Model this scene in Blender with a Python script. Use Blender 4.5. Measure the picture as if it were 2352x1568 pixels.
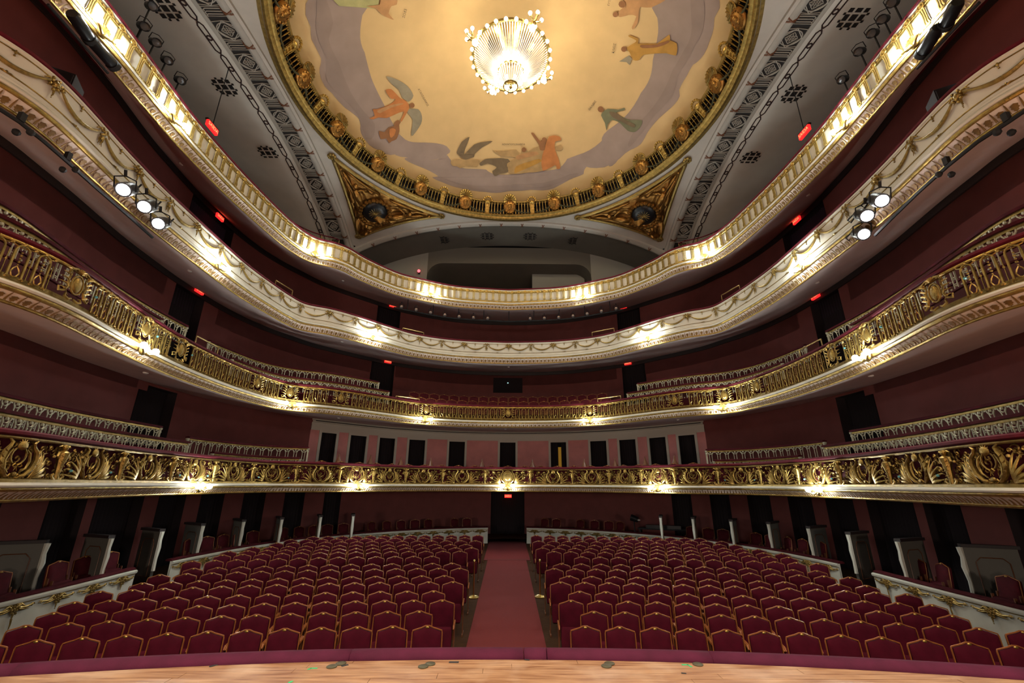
import bpy, math, random
import numpy as np
from mathutils import Vector, Matrix
from mathutils.geometry import tessellate_polygon
random.seed(7)
SC = bpy.context.scene
for _o in list(bpy.data.objects):
    bpy.data.objects.remove(_o)
COL = SC.collection
PI = math.pi

# ------------------------------------------------------------------ camera
# world: eye at the origin, x right, y into the house, z up (metres)
FPX, PITCH, ROLL, YAW = 994.0, math.radians(18.3), math.radians(0.3), math.radians(0.46)
_f = Vector((math.sin(YAW)*math.cos(PITCH), math.cos(YAW)*math.cos(PITCH), math.sin(PITCH)))
_r = Vector((math.cos(YAW), -math.sin(YAW), 0))
_u = _r.cross(_f)
CR = _r*math.cos(ROLL) + _u*math.sin(ROLL)
CU = -_r*math.sin(ROLL) + _u*math.cos(ROLL)
CF = _f
cam_d = bpy.data.cameras.new('camera')
cam = bpy.data.objects.new('camera', cam_d)
COL.objects.link(cam)
cam_d.sensor_width = 36.0
cam_d.lens = 36.0*FPX/2352.0
cam_d.clip_start, cam_d.clip_end = 0.05, 200
cam.matrix_world = Matrix(((CR.x, CU.x, -CF.x, 0), (CR.y, CU.y, -CF.y, 0), (CR.z, CU.z, -CF.z, 0), (0, 0, 0, 1)))
SC.camera = cam

# ------------------------------------------------------------------ world, exposure
wd = bpy.data.worlds.new('world')
SC.world = wd
wd.use_nodes = True
wd.node_tree.nodes['Background'].inputs[0].default_value = (0.05, 0.04, 0.035, 1)
wd.node_tree.nodes['Background'].inputs[1].default_value = 0.03
SC.view_settings.view_transform = 'Standard'
SC.view_settings.look = 'None'
SC.view_settings.gamma = 1.0
SC.view_settings.use_curve_mapping = False
SC.view_settings.exposure = 0.0
SC.cycles.max_bounces = 4
SC.cycles.diffuse_bounces = 3
SC.cycles.glossy_bounces = 3
SC.cycles.transmission_bounces = 4
SC.cycles.adaptive_threshold = 0.05
SC.cycles.sample_clamp_indirect = 4.0
SC.cycles.caustics_reflective = False
SC.cycles.caustics_refractive = False

# ------------------------------------------------------------------ lights of the stage behind the lens
LAMP_W = 270.0       # radiance of the parapet globes
CHAND_W = 125.0       # radiance of the chandelier bulbs
FLOOD_W = 340.0
STAGE_W = 150.0      # the work lights over the stage
SPOT_W = 60.0

# overhead stage battens shine on the boards, two floor floods far behind the lens face the house
def area(name, loc, tgt, size, power, col, spread=180):
    l = bpy.data.lights.new(name, 'AREA'); l.energy = power; l.size = size; l.color = col; l.spread = math.radians(spread)
    o = bpy.data.objects.new(name, l); COL.objects.link(o)
    d = (Vector(tgt)-Vector(loc)).normalized()
    o.matrix_world = Matrix.Translation(loc) @ d.to_track_quat('-Z', 'Y').to_matrix().to_4x4()
for _y in (2.4, -3.0, -8.5):
    for _x in (-5, 0, 5):
        area('stage_batten', (_x, _y, 9.0), (_x, _y+.3, -1.7), 1.2, STAGE_W*(1 if _y > 0 else 5), (1.0, .82, .64), 110)
for _x in (-6, 6):
    area('stage_flood', (_x, -9.0, .2), (_x*.3, 14.0, 3.5), 1.0, FLOOD_W, (1.0, .82, .66), 140)

# ------------------------------------------------------------------ projection helpers
def ray(u, v):
    return CR*((u-1176)/FPX) - CU*((v-784)/FPX) + CF
def on_z(u, v, z):
    d = ray(u, v); return d*(z/d.z)
def on_y(u, v, y):
    d = ray(u, v); return d*(y/d.y)
def to_px(p):
    p = Vector(p); z = p.dot(CF)
    if z < 0.05: return (-9999, -9999)
    return (1176+FPX*p.dot(CR)/z, 784-FPX*p.dot(CU)/z)

# ------------------------------------------------------------------ materials
MATS = {}
def mat(name, col, rough=0.6, metal=0.0, var=0.0, scale=20.0, bump=0.0, bscale=60.0, emit=None, estr=0.0, sheen=0.0, spec=0.5, stretch=(1, 1, 1)):
    m = bpy.data.materials.new(name); m.use_nodes = True
    nt = m.node_tree; b = nt.nodes['Principled BSDF']
    b.inputs['Base Color'].default_value = (*col, 1)
    b.inputs['Roughness'].default_value = rough
    b.inputs['Metallic'].default_value = metal
    b.inputs['Specular IOR Level'].default_value = spec
    if sheen:
        b.inputs['Sheen Weight'].default_value = sheen
        b.inputs['Sheen Tint'].default_value = (*[min(1, c*2.2+.1) for c in col], 1)
    if var or bump:
        tc = nt.nodes.new('ShaderNodeTexCoord'); mp = nt.nodes.new('ShaderNodeMapping')
        mp.inputs['Scale'].default_value = stretch
        nt.links.new(tc.outputs['Object'], mp.inputs['Vector'])
    if var:
        n = nt.nodes.new('ShaderNodeTexNoise'); n.inputs['Scale'].default_value = scale; n.inputs['Detail'].default_value = 4
        nt.links.new(mp.outputs['Vector'], n.inputs['Vector'])
        rp = nt.nodes.new('ShaderNodeValToRGB')
        rp.color_ramp.elements[0].position = .3; rp.color_ramp.elements[1].position = .7
        rp.color_ramp.elements[0].color = (*[c*(1-var) for c in col], 1)
        rp.color_ramp.elements[1].color = (*[min(1, c*(1+var)) for c in col], 1)
        nt.links.new(n.outputs['Fac'], rp.inputs['Fac']); nt.links.new(rp.outputs['Color'], b.inputs['Base Color'])
    if bump:
        n2 = nt.nodes.new('ShaderNodeTexNoise'); n2.inputs['Scale'].default_value = bscale; n2.inputs['Detail'].default_value = 3
        nt.links.new(mp.outputs['Vector'], n2.inputs['Vector'])
        bp = nt.nodes.new('ShaderNodeBump'); bp.inputs['Strength'].default_value = bump; bp.inputs['Distance'].default_value = .02
        nt.links.new(n2.outputs['Fac'], bp.inputs['Height']); nt.links.new(bp.outputs['Normal'], b.inputs['Normal'])
    if emit:
        b.inputs['Emission Color'].default_value = (*emit, 1); b.inputs['Emission Strength'].default_value = estr
    MATS[name] = m
    return m
mat('gold', (.50, .33, .09), .36, .85, .35, 9, .3, 45)
mat('gold_bronze', (.38, .25, .07), .38, .85, .4, 9, .3, 45)
mat('gold_pale', (.50, .37, .13), .40, .7, .25, 12)
mat('gold_antique', (.30, .15, .036), .36, .85, .35, 6, .35, 30)
mat('gold_dark', (.30, .20, .06), .42, .8, .3, 10, .2, 40)
mat('gold_rail', (.70, .50, .2), .3, .9)
mat('brass', (.72, .55, .2), .25, 1.0)
mat('tulip', (.46, .42, .29), .5, .15, .15, 20)
mat('plaster', (.74, .69, .58), .6, 0, .04, 3)
mat('cove', (.84, .72, .62), .6, 0, .05, 3)
mat('soffit', (.84, .70, .66), .75, 0, .05, 2)
mat('redwall', (.195, .052, .047), .8, 0, .08, 2)
mat('pinkwall_lit', (.72, .29, .28), .75, 0, .08, 2)  # light on the rear wall is put into this paler paint
mat('darktrim', (.02, .012, .012), .6)
mat('curtain', (.012, .006, .008), .9)
mat('curtain_violet', (.030, .014, .032), .9)
mat('railred', (.11, .006, .016), .7, 0, .2, 15, spec=.25)
mat('velvet', (.062, .0025, .011), .9, 0, .25, 7, spec=.15)
mat('velvet_dark', (.065, .005, .009), .85, 0, .25, 7, spec=.2)
mat('velvet_purple', (.062, .0065, .023), .85, 0, .18, 5, .15, 90, spec=.2)
mat('seatwood', (.30, .10, .028), .35, .15, .2, 15)
mat('seatwood_dark', (.14, .05, .02), .45, .0, .2, 15)
mat('doorwhite', (.62, .58, .50), .6)
mat('boxwhite', (.60, .58, .50), .6, 0, .05, 4)
mat('partition', (.115, .108, .092), .65, 0, .05, 4)
mat('carpet', (.16, .016, .018), .95, 0, .12, 60, .3, 250)
mat('carpet_seam', (.13, .02, .02), .95)
mat('stallfloor', (.05, .024, .012), .85, 0, .3, 6, 0, 60, spec=.1, stretch=(1, 8, 1))
mat('black', (.012, .012, .014), .35, .3)
mat('blackmatte', (.010, .010, .012), .8)
mat('lens', (.3, .33, .36), .15, .6)
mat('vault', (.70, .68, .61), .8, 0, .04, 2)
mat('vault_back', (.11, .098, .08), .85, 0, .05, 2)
mat('archwhite', (.44, .40, .35), .65, 0, .04, 3)
mat('torus', (.38, .35, .305), .6, 0, .04, 5, .5, 90)
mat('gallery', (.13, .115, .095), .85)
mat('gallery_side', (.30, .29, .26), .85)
mat('garlandgold', (.31, .205, .055), .42, .6, .4, 14)
mat('leafgold', (.24, .13, .035), .5, .35, .3, 10)
mat('lattice', (.36, .335, .29), .6)
mat('latticeblack', (.016, .013, .012), .8)
mat('chainblack', (.03, .012, .010), .7)
mat('dome', (.62, .43, .21), .8, 0, .05, 1.5)
mat('cloud', (0.327, 0.245, 0.215), .85, 0, .10, 1.2)
mat('cloud_dark', (0.288, 0.215, 0.189), .85, 0, .10, 1.2)
mat('ink', (.10, .07, .04), .8)
for _n, _c in (('m_orange', (.50, .19, .06)), ('m_brown', (.27, .12, .05)), ('m_tan', (.42, .27, .12)), ('m_grey', (.28, .24, .17)),
               ('m_dark', (.17, .12, .07)), ('m_green', (.17, .17, .10)), ('m_olive', (.42, .40, .18)), ('m_amber', (.45, .24, .05)), ('m_skin', (.47, .25, .11))):
    mat(_n, _c, .85, 0, .15, 3)
mat('garland', (.045, .042, .015), .6, .2)
mat('bulb', (1, 1, 1), .3, 0, emit=(.93, 1.0, .96), estr=LAMP_W)
mat('chandbulb', (1, 1, 1), .3, 0, emit=(1.0, .86, .58), estr=CHAND_W)
mat('crystal', (.80, .82, .80), .12, .35, emit=(1.0, .94, .80), estr=.28)  # faint emission stands in for lamplight caught in the strands
mat('spotface', (1, 1, 1), .3, 0, emit=(1, .98, .96), estr=SPOT_W)
mat('exitred', (.4, .01, .01), .5, 0, emit=(1, .02, .02), estr=1.5)
mat('exittext', (.9, .4, .2), .5, 0, emit=(1, .35, .12), estr=1.6)
mat('redlamp', (.5, .02, .02), .5, 0, emit=(1, .1, .12), estr=3)
mat('whitedot', (.8, .8, .8), .5)
mat('led', (.6, .9, .9), .5, 0, emit=(.5, .9, .9), estr=1.0)
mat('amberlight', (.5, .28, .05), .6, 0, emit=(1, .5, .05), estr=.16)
mat('tape_green', (.02, .45, .18), .6)
mat('tape_black', (.015, .018, .022), .7)
mat('disc', (.10, .095, .06), .45, .5)
mat('gem', (.15, .45, .5), .1, .2)

# wood of the stage: long grain along x, worn pale patches
def stage_wood():
    m = mat('stagewood', (.44, .21, .085), .42)
    nt = m.node_tree; b = nt.nodes['Principled BSDF']
    tc = nt.nodes.new('ShaderNodeTexCoord'); mp = nt.nodes.new('ShaderNodeMapping'); mp.inputs['Scale'].default_value = (1.2, 14, 1)
    nt.links.new(tc.outputs['Object'], mp.inputs['Vector'])
    n = nt.nodes.new('ShaderNodeTexNoise'); n.inputs['Scale'].default_value = 2.2; n.inputs['Detail'].default_value = 8
    nt.links.new(mp.outputs['Vector'], n.inputs['Vector'])
    r = nt.nodes.new('ShaderNodeValToRGB'); e = r.color_ramp.elements
    e[0].position = .28; e[0].color = (.16, .06, .022, 1); e[1].position = .72; e[1].color = (.42, .245, .13, 1)
    nt.links.new(n.outputs['Fac'], r.inputs['Fac'])
    n2 = nt.nodes.new('ShaderNodeTexNoise'); n2.inputs['Scale'].default_value = 1.7; n2.inputs['Detail'].default_value = 6
    nt.links.new(tc.outputs['Object'], n2.inputs['Vector'])
    mx = nt.nodes.new('ShaderNodeMix'); mx.data_type = 'RGBA'
    r2 = nt.nodes.new('ShaderNodeValToRGB'); r2.color_ramp.elements[0].position = .52; r2.color_ramp.elements[1].position = .75
    r2.color_ramp.elements[1].color = (.75, .75, .75, 1)
    nt.links.new(n2.outputs['Fac'], r2.inputs['Fac']); nt.links.new(r2.outputs['Color'], mx.inputs['Factor'])
    nt.links.new(r.outputs['Color'], mx.inputs['A']); mx.inputs['B'].default_value = (.48, .33, .22, 1)
    nt.links.new(mx.outputs['Result'], b.inputs['Base Color'])
stage_wood()

# ------------------------------------------------------------------ mesh builder
class MB:
    def __init__(self):
        self.v = []; self.f = []; self.m = []; self.cur = 0
    def add(self, vs, fs):
        o = len(self.v); self.v.extend([tuple(p) for p in vs])
        for f in fs: self.f.append([i+o for i in f]); self.m.append(self.cur)
        return self
    def box(self, c, s, rz=0.0):
        x, y, z = s[0]/2, s[1]/2, s[2]/2; k, n = math.cos(rz), math.sin(rz)
        vs = []
        for dz in (-z, z):
            for dx, dy in ((-x, -y), (x, -y), (x, y), (-x, y)):
                vs.append((c[0]+dx*k-dy*n, c[1]+dx*n+dy*k, c[2]+dz))
        return self.add(vs, [(3, 2, 1, 0), (4, 5, 6, 7), (0, 1, 5, 4), (1, 2, 6, 5), (2, 3, 7, 6), (3, 0, 4, 7)])
    def tube(self, pts, r, n=6, closed=False, cap=True, flat=None):
        P = [Vector(p) for p in pts]; k = len(P)
        R = r if isinstance(r, (list, tuple)) else [r]*k
        vs = []; prev = None
        for i, p in enumerate(P):
            if closed: t = P[(i+1) % k]-P[i-1]
            else: t = P[min(i+1, k-1)]-P[max(i-1, 0)]
            if t.length < 1e-9: t = Vector((0, 0, 1))
            t.normalize()
            if prev is None:
                a = Vector((0, 1, 0)) if abs(t.y) < .9 else Vector((1, 0, 0))
                a = (a-t*a.dot(t)).normalized()
            else:
                a = prev-t*prev.dot(t)
                a = a.normalized() if a.length > 1e-6 else prev
            prev = a; b = t.cross(a)
            for j in range(n):
                g = 2*PI*j/n
                vs.append(p+a*(R[i]*math.cos(g)*(flat if flat else 1))+b*(R[i]*math.sin(g)))
        fs = []
        for i in range(k if closed else k-1):
            i2 = (i+1) % k
            for j in range(n):
                j2 = (j+1) % n
                fs.append((i*n+j, i*n+j2, i2*n+j2, i2*n+j))
        if cap and not closed:
            fs.append(tuple(range(n))[::-1]); fs.append(tuple((k-1)*n+j for j in range(n)))
        return self.add(vs, fs)
    def lathe(self, prof, n=10, c=(0, 0, 0), ax='z'):
        vs = []; k = len(prof)
        for (r, h) in prof:
            for j in range(n):
                g = 2*PI*j/n; x, y = r*math.cos(g), r*math.sin(g)
                q = (x, y, h) if ax == 'z' else ((x, h, y) if ax == 'y' else (h, x, y))
                vs.append((c[0]+q[0], c[1]+q[1], c[2]+q[2]))
        fs = []
        for i in range(k-1):
            for j in range(n):
                j2 = (j+1) % n; q = (i*n+j, i*n+j2, (i+1)*n+j2, (i+1)*n+j)
                fs.append(q if ax != 'y' else q[::-1])
        fs.append(tuple(range(n))[::-1] if ax != 'y' else tuple(range(n)))
        e = tuple((k-1)*n+j for j in range(n)); fs.append(e if ax != 'y' else e[::-1])
        return self.add(vs, fs)
    def ball(self, c, r, n=8, m=5, s=(1, 1, 1)):
        vs = [(c[0], c[1], c[2]-r*s[2])]
        for i in range(1, m):
            a = PI*i/m
            for j in range(n):
                g = 2*PI*j/n
                vs.append((c[0]+r*math.sin(a)*math.cos(g)*s[0], c[1]+r*math.sin(a)*math.sin(g)*s[1], c[2]-r*math.cos(a)*s[2]))
        vs.append((c[0], c[1], c[2]+r*s[2])); L = len(vs)-1; fs = []
        for j in range(n):
            j2 = (j+1) % n
            fs.append((0, 1+j2, 1+j)); fs.append((L, L-n+j, L-n+j2))
            for i in range(m-2):
                fs.append((1+i*n+j, 1+i*n+j2, 1+(i+1)*n+j2, 1+(i+1)*n+j))
        return self.add(vs, fs)
    def prism(self, out, y0, y1, taper=1.0):
        # outline in x,z extruded from y0 (back) to y1 (front)
        k = len(out); cx = sum(p[0] for p in out)/k; cz = sum(p[1] for p in out)/k
        vs = [(x, y0, z) for x, z in out]+[(cx+(x-cx)*taper, y1, cz+(z-cz)*taper) for x, z in out]
        fs = [tuple(range(k)), tuple(range(2*k-1, k-1, -1))]
        for i in range(k): fs.append((i, i+k, (i+1) % k+k, (i+1) % k))
        return self.add(vs, fs)
    def mesh(self, name, mats, smooth=True):
        me = bpy.data.meshes.new(name); me.from_pydata(self.v, [], self.f)
        ms = mats if isinstance(mats, (list, tuple)) else [mats]
        for m in ms: me.materials.append(MATS[m])
        if len(ms) > 1: me.polygons.foreach_set('material_index', self.m)
        me.update()
        if smooth: 
            try: me.shade_smooth()
            except Exception: me.polygons.foreach_set('use_smooth', [True]*len(me.polygons))
            if smooth != 'all':
                try: me.set_sharp_from_angle(angle=math.radians(40))
                except Exception: pass
        return me

# ------------------------------------------------------------------ objects
WMX = {}
def put(name, me, parent=None, M=None, label=None, cat=None, group=None, kind=None):
    o = bpy.data.objects.new(name, me); COL.objects.link(o)
    M = M or Matrix()
    WMX[o] = M
    if parent is not None:
        o.parent = parent; o.matrix_local = WMX[parent].inverted() @ M
    else:
        o.matrix_world = M
    if label: o['label'] = label
    if cat: o['category'] = cat
    if group: o['group'] = group
    if kind: o['kind'] = kind
    return o
def thing(name, label, cat, M=None, group=None): return put(name, None, None, M, label, cat, group)
def T(x, y, z, rz=0.0, s=1.0): return Matrix.Translation((x, y, z)) @ Matrix.Rotation(rz, 4, 'Z') @ Matrix.Scale(s, 4)
def ordn(i):
    w = ['first', 'second', 'third', 'fourth', 'fifth', 'sixth', 'seventh', 'eighth', 'ninth', 'tenth', 'eleventh', 'twelfth', 'thirteenth', 'fourteenth', 'fifteenth', 'sixteenth', 'seventeenth', 'eighteenth', 'nineteenth', 'twentieth']
    if i <= 20: return w[i-1]
    t = {2: 'twenty', 3: 'thirty', 4: 'forty', 5: 'fifty'}
    if i % 10 == 0: return {30: 'thirtieth', 40: 'fortieth', 50: 'fiftieth'}[i]
    return t[i//10]+'-'+w[i % 10-1]

# ------------------------------------------------------------------ plan curves of the house (left end -> back centre -> right end)
def _cr(pts, n=12):
    P = [np.array(p, float) for p in pts]; P = [2*P[0]-P[1]]+P+[2*P[-1]-P[-2]]; out = []
    for i in range(1, len(P)-2):
        a, b, c, d = P[i-1:i+3]
        for k in range(n):
            t = k/n; out.append(.5*((2*b)+(-a+c)*t+(2*a-5*b+4*c-d)*t*t+(-a+3*b-3*c+d)*t**3))
    out.append(P[-2]); return np.array(out)
class Plan:
    def __init__(self, half=None, sc=1.0, sm=3, step=.12, q=None):
        if q is None:
            h = _cr([(-x*sc, y*sc) for x, y in half]); m = h[::-1][1:]*[-1, 1]
            p = np.vstack([h, m]); d = np.r_[0, np.cumsum(np.hypot(*np.diff(p, axis=0).T))]
            L = d[-1]; n = int(L/step)//2*2+1; t = np.linspace(0, L, n)
            q = np.c_[np.interp(t, d, p[:, 0]), np.interp(t, d, p[:, 1])]
            for _ in range(sm): q[1:-1] = (q[:-2]+2*q[1:-1]+q[2:])/4
        self.p = q; self.s = np.r_[0, np.cumsum(np.hypot(*np.diff(q, axis=0).T))]; self.L = self.s[-1]; self.c = self.L/2
        g = np.gradient(q, axis=0); g /= np.linalg.norm(g, axis=1)[:, None]; self.t = g; self.n = np.c_[g[:, 1], -g[:, 0]]
    def off(self, o): return Plan(q=self.p+self.n*o)
    def at(self, s):
        f = lambda a: np.interp(s, self.s, a)
        x, y = f(self.p[:, 0]), f(self.p[:, 1]); tx, ty = f(self.t[:, 0]), f(self.t[:, 1]); l = math.hypot(tx, ty)
        return x, y, tx/l, ty/l
    def M(self, s, z, o=0.0, sx=1.0):
        # local x along the curve (left to right), local -y into the house, z up
        x, y, tx, ty = self.at(s); nx, ny = ty, -tx
        return Matrix(((tx*sx, -nx, 0, x+nx*o), (ty*sx, -ny, 0, y+ny*o), (0, 0, 1, z), (0, 0, 0, 1)))
    def hit(self, u, v):
        d = ray(u, v); c = self.p[:, 0]*d.y-self.p[:, 1]*d.x; best = None
        for i in np.nonzero(c[:-1]*c[1:] <= 0)[0]:
            f = c[i]/(c[i]-c[i+1]+1e-12); q = self.p[i]*(1-f)+self.p[i+1]*f; w = q[0]*d.x+q[1]*d.y
            if w > 0:
                t = w/(d.x*d.x+d.y*d.y)
                if best is None or t > best[1]: best = (self.s[i]+f*(self.s[i+1]-self.s[i]), t, d.z*t)
        return best            # s, ray parameter, height of the hit
    def idx(self, s0, s1):
        k = [i for i in range(len(self.s)) if s0 <= self.s[i] <= s1]
        return k
def sweep(mb, plan, prof, s0=0.0, s1=None, closed=False, step=1, cap=False):
    # profile points (offset into the house, z) swept along the curve
    s1 = plan.L if s1 is None else s1
    ss = [s0]+[float(plan.s[i]) for i in plan.idx(s0+.03, s1-.03)[::step]]+[s1]
    k = len(prof); vs = []
    for s in ss:
        x, y, tx, ty = plan.at(s)
        for (o, z) in prof: vs.append((x+ty*o, y-tx*o, z))
    fs = []
    for i in range(len(ss)-1):
        for j in range(k if closed else k-1):
            j2 = (j+1) % k
            fs.append((i*k+j, i*k+j2, (i+1)*k+j2, (i+1)*k+j))
    if cap and closed:
        fs.append(tuple(range(k))[::-1]); fs.append(tuple((len(ss)-1)*k+j for j in range(k)))
    mb.add(vs, fs); return mb
def loft(mb, pa, za, pb, zb, n=240, oa=0.0, ob=0.0):
    # ruled surface between two plan curves
    vs = []
    for i in range(n+1):
        for p, z, o in ((pa, za, oa), (pb, zb, ob)):
            x, y, tx, ty = p.at(p.L*i/n); vs.append((x+ty*o, y-tx*o, z))
    mb.add(vs, [(2*i, 2*i+1, 2*i+3, 2*i+2) for i in range(n)]); return mb

FB = [(.392,.20),(.385,.235),(.368,.272),(.3625,.30),(.363,.325),(.368,.351),(.377,.383),(.387,.42),(.399,.47),(.408,.52),(.413,.57),(.416,.627),(.4145,.68),(.409,.73),(.400,.768),(.381,.788),(.347,.806),(.300,.846),(.245,.905),(.200,.950),(.118,.986),(.06,.997),(0,1)]
FC = [(.412,.20),(.40,.235),(.3886,.259),(.385,.282),(.3855,.295),(.388,.312),(.393,.34),(.3985,.37),(.405,.42),(.4085,.466),(.411,.51),(.4135,.56),(.415,.607),(.413,.65),(.409,.69),(.4035,.73),(.394,.767),(.374,.783),(.350,.796),(.310,.836),(.262,.895),(.208,.949),(.115,.987),(0,1)]
FD = [(.405,.20),(.408,.24),(.4135,.281),(.417,.347),(.420,.38),(.4235,.42),(.4265,.465),(.4265,.52),(.425,.568),(.421,.62),(.416,.67),(.410,.71),(.398,.75),(.380,.771),(.358,.781),(.335,.803),(.315,.842),(.264,.908),(.216,.94),(.130,.981),(0,1)]
FW = [(9.2,4.0),(9.15,6.2),(9.25,7.0),(9.4,7.9),(9.6,8.8),(9.8,9.8),(10.02,11.7),(10.06,12.9),(10.05,14.0),(9.9,15.2),(9.6,16.3),(9.15,17.3),(8.6,18.4),(7.4,19.8),(5.8,21.4),(3.5,22.7),(1.5,23.2),(0,23.3)]
PB = Plan(FB, 21.4); PC = Plan(FC, 21.4); PD = Plan(FD, 21.4); PW = Plan(FW, 1.2)
# ================================================================== STRUCTURE
def floor_z(y): return -3.17+.0118*(max(y, 5)-8.1)
def struct(name, mb, m, parent=None, smooth=True):
    return put(name, mb.mesh(name, m, smooth), parent, kind='structure')

# ---- stage apron: curved front edge, boards running across
def edge_y(x): return 5.24-.0205*x*x
mb = MB(); xs = [i*.25 for i in range(-34, 35)]
vs = []
for x in xs:
    e = min(edge_y(x), 5.3)
    vs += [(x, e, -1.72), (x, -15.0, -1.72), (x, e, -3.35), (x, -15.0, -3.35)]
fs = []
for i in range(len(xs)-1):
    a = 4*i; b = a+4
    fs += [(a, b, b+1, a+1), (a, a+2, b+2, b), (a+2, a+3, b+3, b+2)]
mb.add(vs, fs)
stage = struct('floor_stage', mb, 'stagewood')
stage['label'] = 'wooden stage apron floor in front of the padded rail'
bw = .118; k = 0
for r in range(16):
    y1 = 5.24-r*bw; y0 = y1-bw+.004
    cut = -7.2-random.random()*2.2
    while cut < 7.2:
        nx = cut+random.uniform(1.6, 3.4)
        xa, xb = cut+.002, min(nx, 8)-.002
        n = 6; top = []; bot = []
        for i in range(n+1):
            x = xa+(xb-xa)*i/n; lim = edge_y(x)-.01
            top.append((x, min(y1, lim))); bot.append((x, min(y0, lim)))
        if any(t[1]-b[1] > .01 for t, b in zip(top, bot)):
            b_ = MB(); zt = -1.70+random.uniform(-.001, .001)
            ring = [p for p in bot]+[p for p in top[::-1]]
            v = [(x, y, zt) for x, y in ring]+[(x, y, zt-.02) for x, y in ring]; q = len(ring)
            f = []
            for i in range(n): f.append((i, i+1, q-2-i, q-1-i))
            for i in range(q): f.append((i, i+q, (i+1) % q+q, (i+1) % q))
            b_.add(v, f)
            put('plank', b_.mesh('plank', 'stagewood', False), stage)
        cut = nx
# ---- stalls floor and the aisle runner
mb = MB(); ys = [4.0+i*.8 for i in range(32)]
vs = []
for y in ys: vs += [(-12.6, y, floor_z(y)), (12.6, y, floor_z(y))]
mb.add(vs, [(2*i, 2*i+1, 2*i+3, 2*i+2) for i in range(len(ys)-1)])
floor = struct('floor', mb, 'stallfloor'); floor['label'] = 'dark wooden floor of the stalls under the seats'
def runner(y0, y1, w, name, label, m, dz=.012):
    b = MB(); n = 12; v = []
    for i in range(n+1):
        y = y0+(y1-y0)*i/n; z = floor_z(y)+dz
        v += [(-w, y, z), (w, y, z), (w, y, z-dz), (-w, y, z-dz)]
    f = []
    for i in range(n):
        a = 4*i; c = a+4
        f += [(a, a+1, c+1, c), (a+1, a+2, c+2, c+1), (a+3, a, c, c+3)]
    f += [(3, 2, 1, 0), (4*n, 4*n+1, 4*n+2, 4*n+3)]
    b.add(v, f)
    return put(name, b.mesh(name, m, False), None, None, label, 'carpet')
runner(5.7, 20.15, .815, 'aisle_carpet', 'long red carpet runner on the centre aisle between the seat blocks', 'carpet')
runner(20.42, 27.6, .98, 'aisle_carpet', 'short red carpet piece before the dark rear doorway', 'carpet')
runner(20.15, 20.42, .99, 'carpet_strip', 'dark red joining strip across the aisle carpet', 'carpet_seam', .016)

# ---- outer wall of every level, with the doorways left open
def wall(name, plan, z0, z1, opens, m, s0=0.0, s1=None, o=0.0):
    s1 = plan.L if s1 is None else s1
    b = MB(); s = s0
    for a, c, zt in sorted(opens):
        if c <= s0 or a >= s1: continue
        sweep(b, plan, [(o, z0), (o, z1)], s, a, step=3)
        if zt < z1-.01: sweep(b, plan, [(o, zt), (o, z1)], a, c, step=3)
        s = c
    sweep(b, plan, [(o, z0), (o, z1)], s, s1, step=3)
    return struct(name, b, m)
DOORN = [0]
def doorway(plan, a, c, z0, zt, m='curtain', frame=None, depth=.45, gap=None, label=None):
    # reveal + pleated curtain hanging in the opening
    DOORN[0] += 1
    d = put('door_%d' % DOORN[0], None, None, plan.M((a+c)/2, z0), kind='structure')
    if label: d['label'] = label
    b = MB()
    for s in (a, c): 
        x, y, tx, ty = plan.at(s)
        b.add([(x, y, z0), (x-ty*depth, y+tx*depth, z0), (x-ty*depth, y+tx*depth, zt), (x, y, zt)], [(0, 1, 2, 3)])
    sweep(b, plan, [(0, zt), (-depth, zt)], a, c)
    put('door_jamb', b.mesh('door_jamb', 'curtain', False), d)
    def cur(sa, sb):
        n = max(8, int((sb-sa)/.045)); v = []
        for i in range(n+1):
            s = sa+(sb-sa)*i/n; x, y, tx, ty = plan.at(s); o = -depth*.8+.035*math.sin(i*PI*.66)
            v += [(x+ty*o, y-tx*o, z0), (x+ty*o, y-tx*o, zt)]
        q = MB().add(v, [(2*i, 2*i+1, 2*i+3, 2*i+2) for i in range(n)])
        put('curtain', q.mesh('curtain', m, 'all'), d)
    if gap: cur(a-.05, a+gap[0]); cur(a+gap[1], c+.05)
    else: cur(a-.05, c+.05)
    if frame:
        w = .13
        for sa, sb, za, zb in ((a-w, a, z0, zt+w), (c, c+w, z0, zt+w), (a, c, zt, zt+w)):
            q = MB(); sweep(q, plan, [(0, za), (.05, za), (.05, zb), (0, zb)], sa, sb, closed=True, cap=True)
            put('door_frame', q.mesh('door_frame', frame, False), d)
    return d
CW = PW.c
# ground floor: piers and black doorways (distances along the wall from its centre)
GO = [(-26.5, -24.2), (-22.85, -21.6), (-21.25, -19.4), (-18.75, -17.5), (-16.8, -15.7), (-14.8, -13.75), (-12.75, -11.75), (-10.75, -9.85), (-1.0, 1.03),
      (9.77, 10.84), (11.8, 12.8), (13.75, 14.85), (15.7, 16.85), (17.5, 18.8), (19.4, 21.3), (21.65, 22.9), (24.2, 26.5)]
GO = [(a+CW, b+CW, -.34) for a, b in GO]
wall('wall_ground', PW, -3.1, -.33, GO, 'redwall')
for a, b, zt in GO: doorway(PW, a, b, -2.95, zt, label='black curtained doorway in the ground floor wall')
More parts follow.
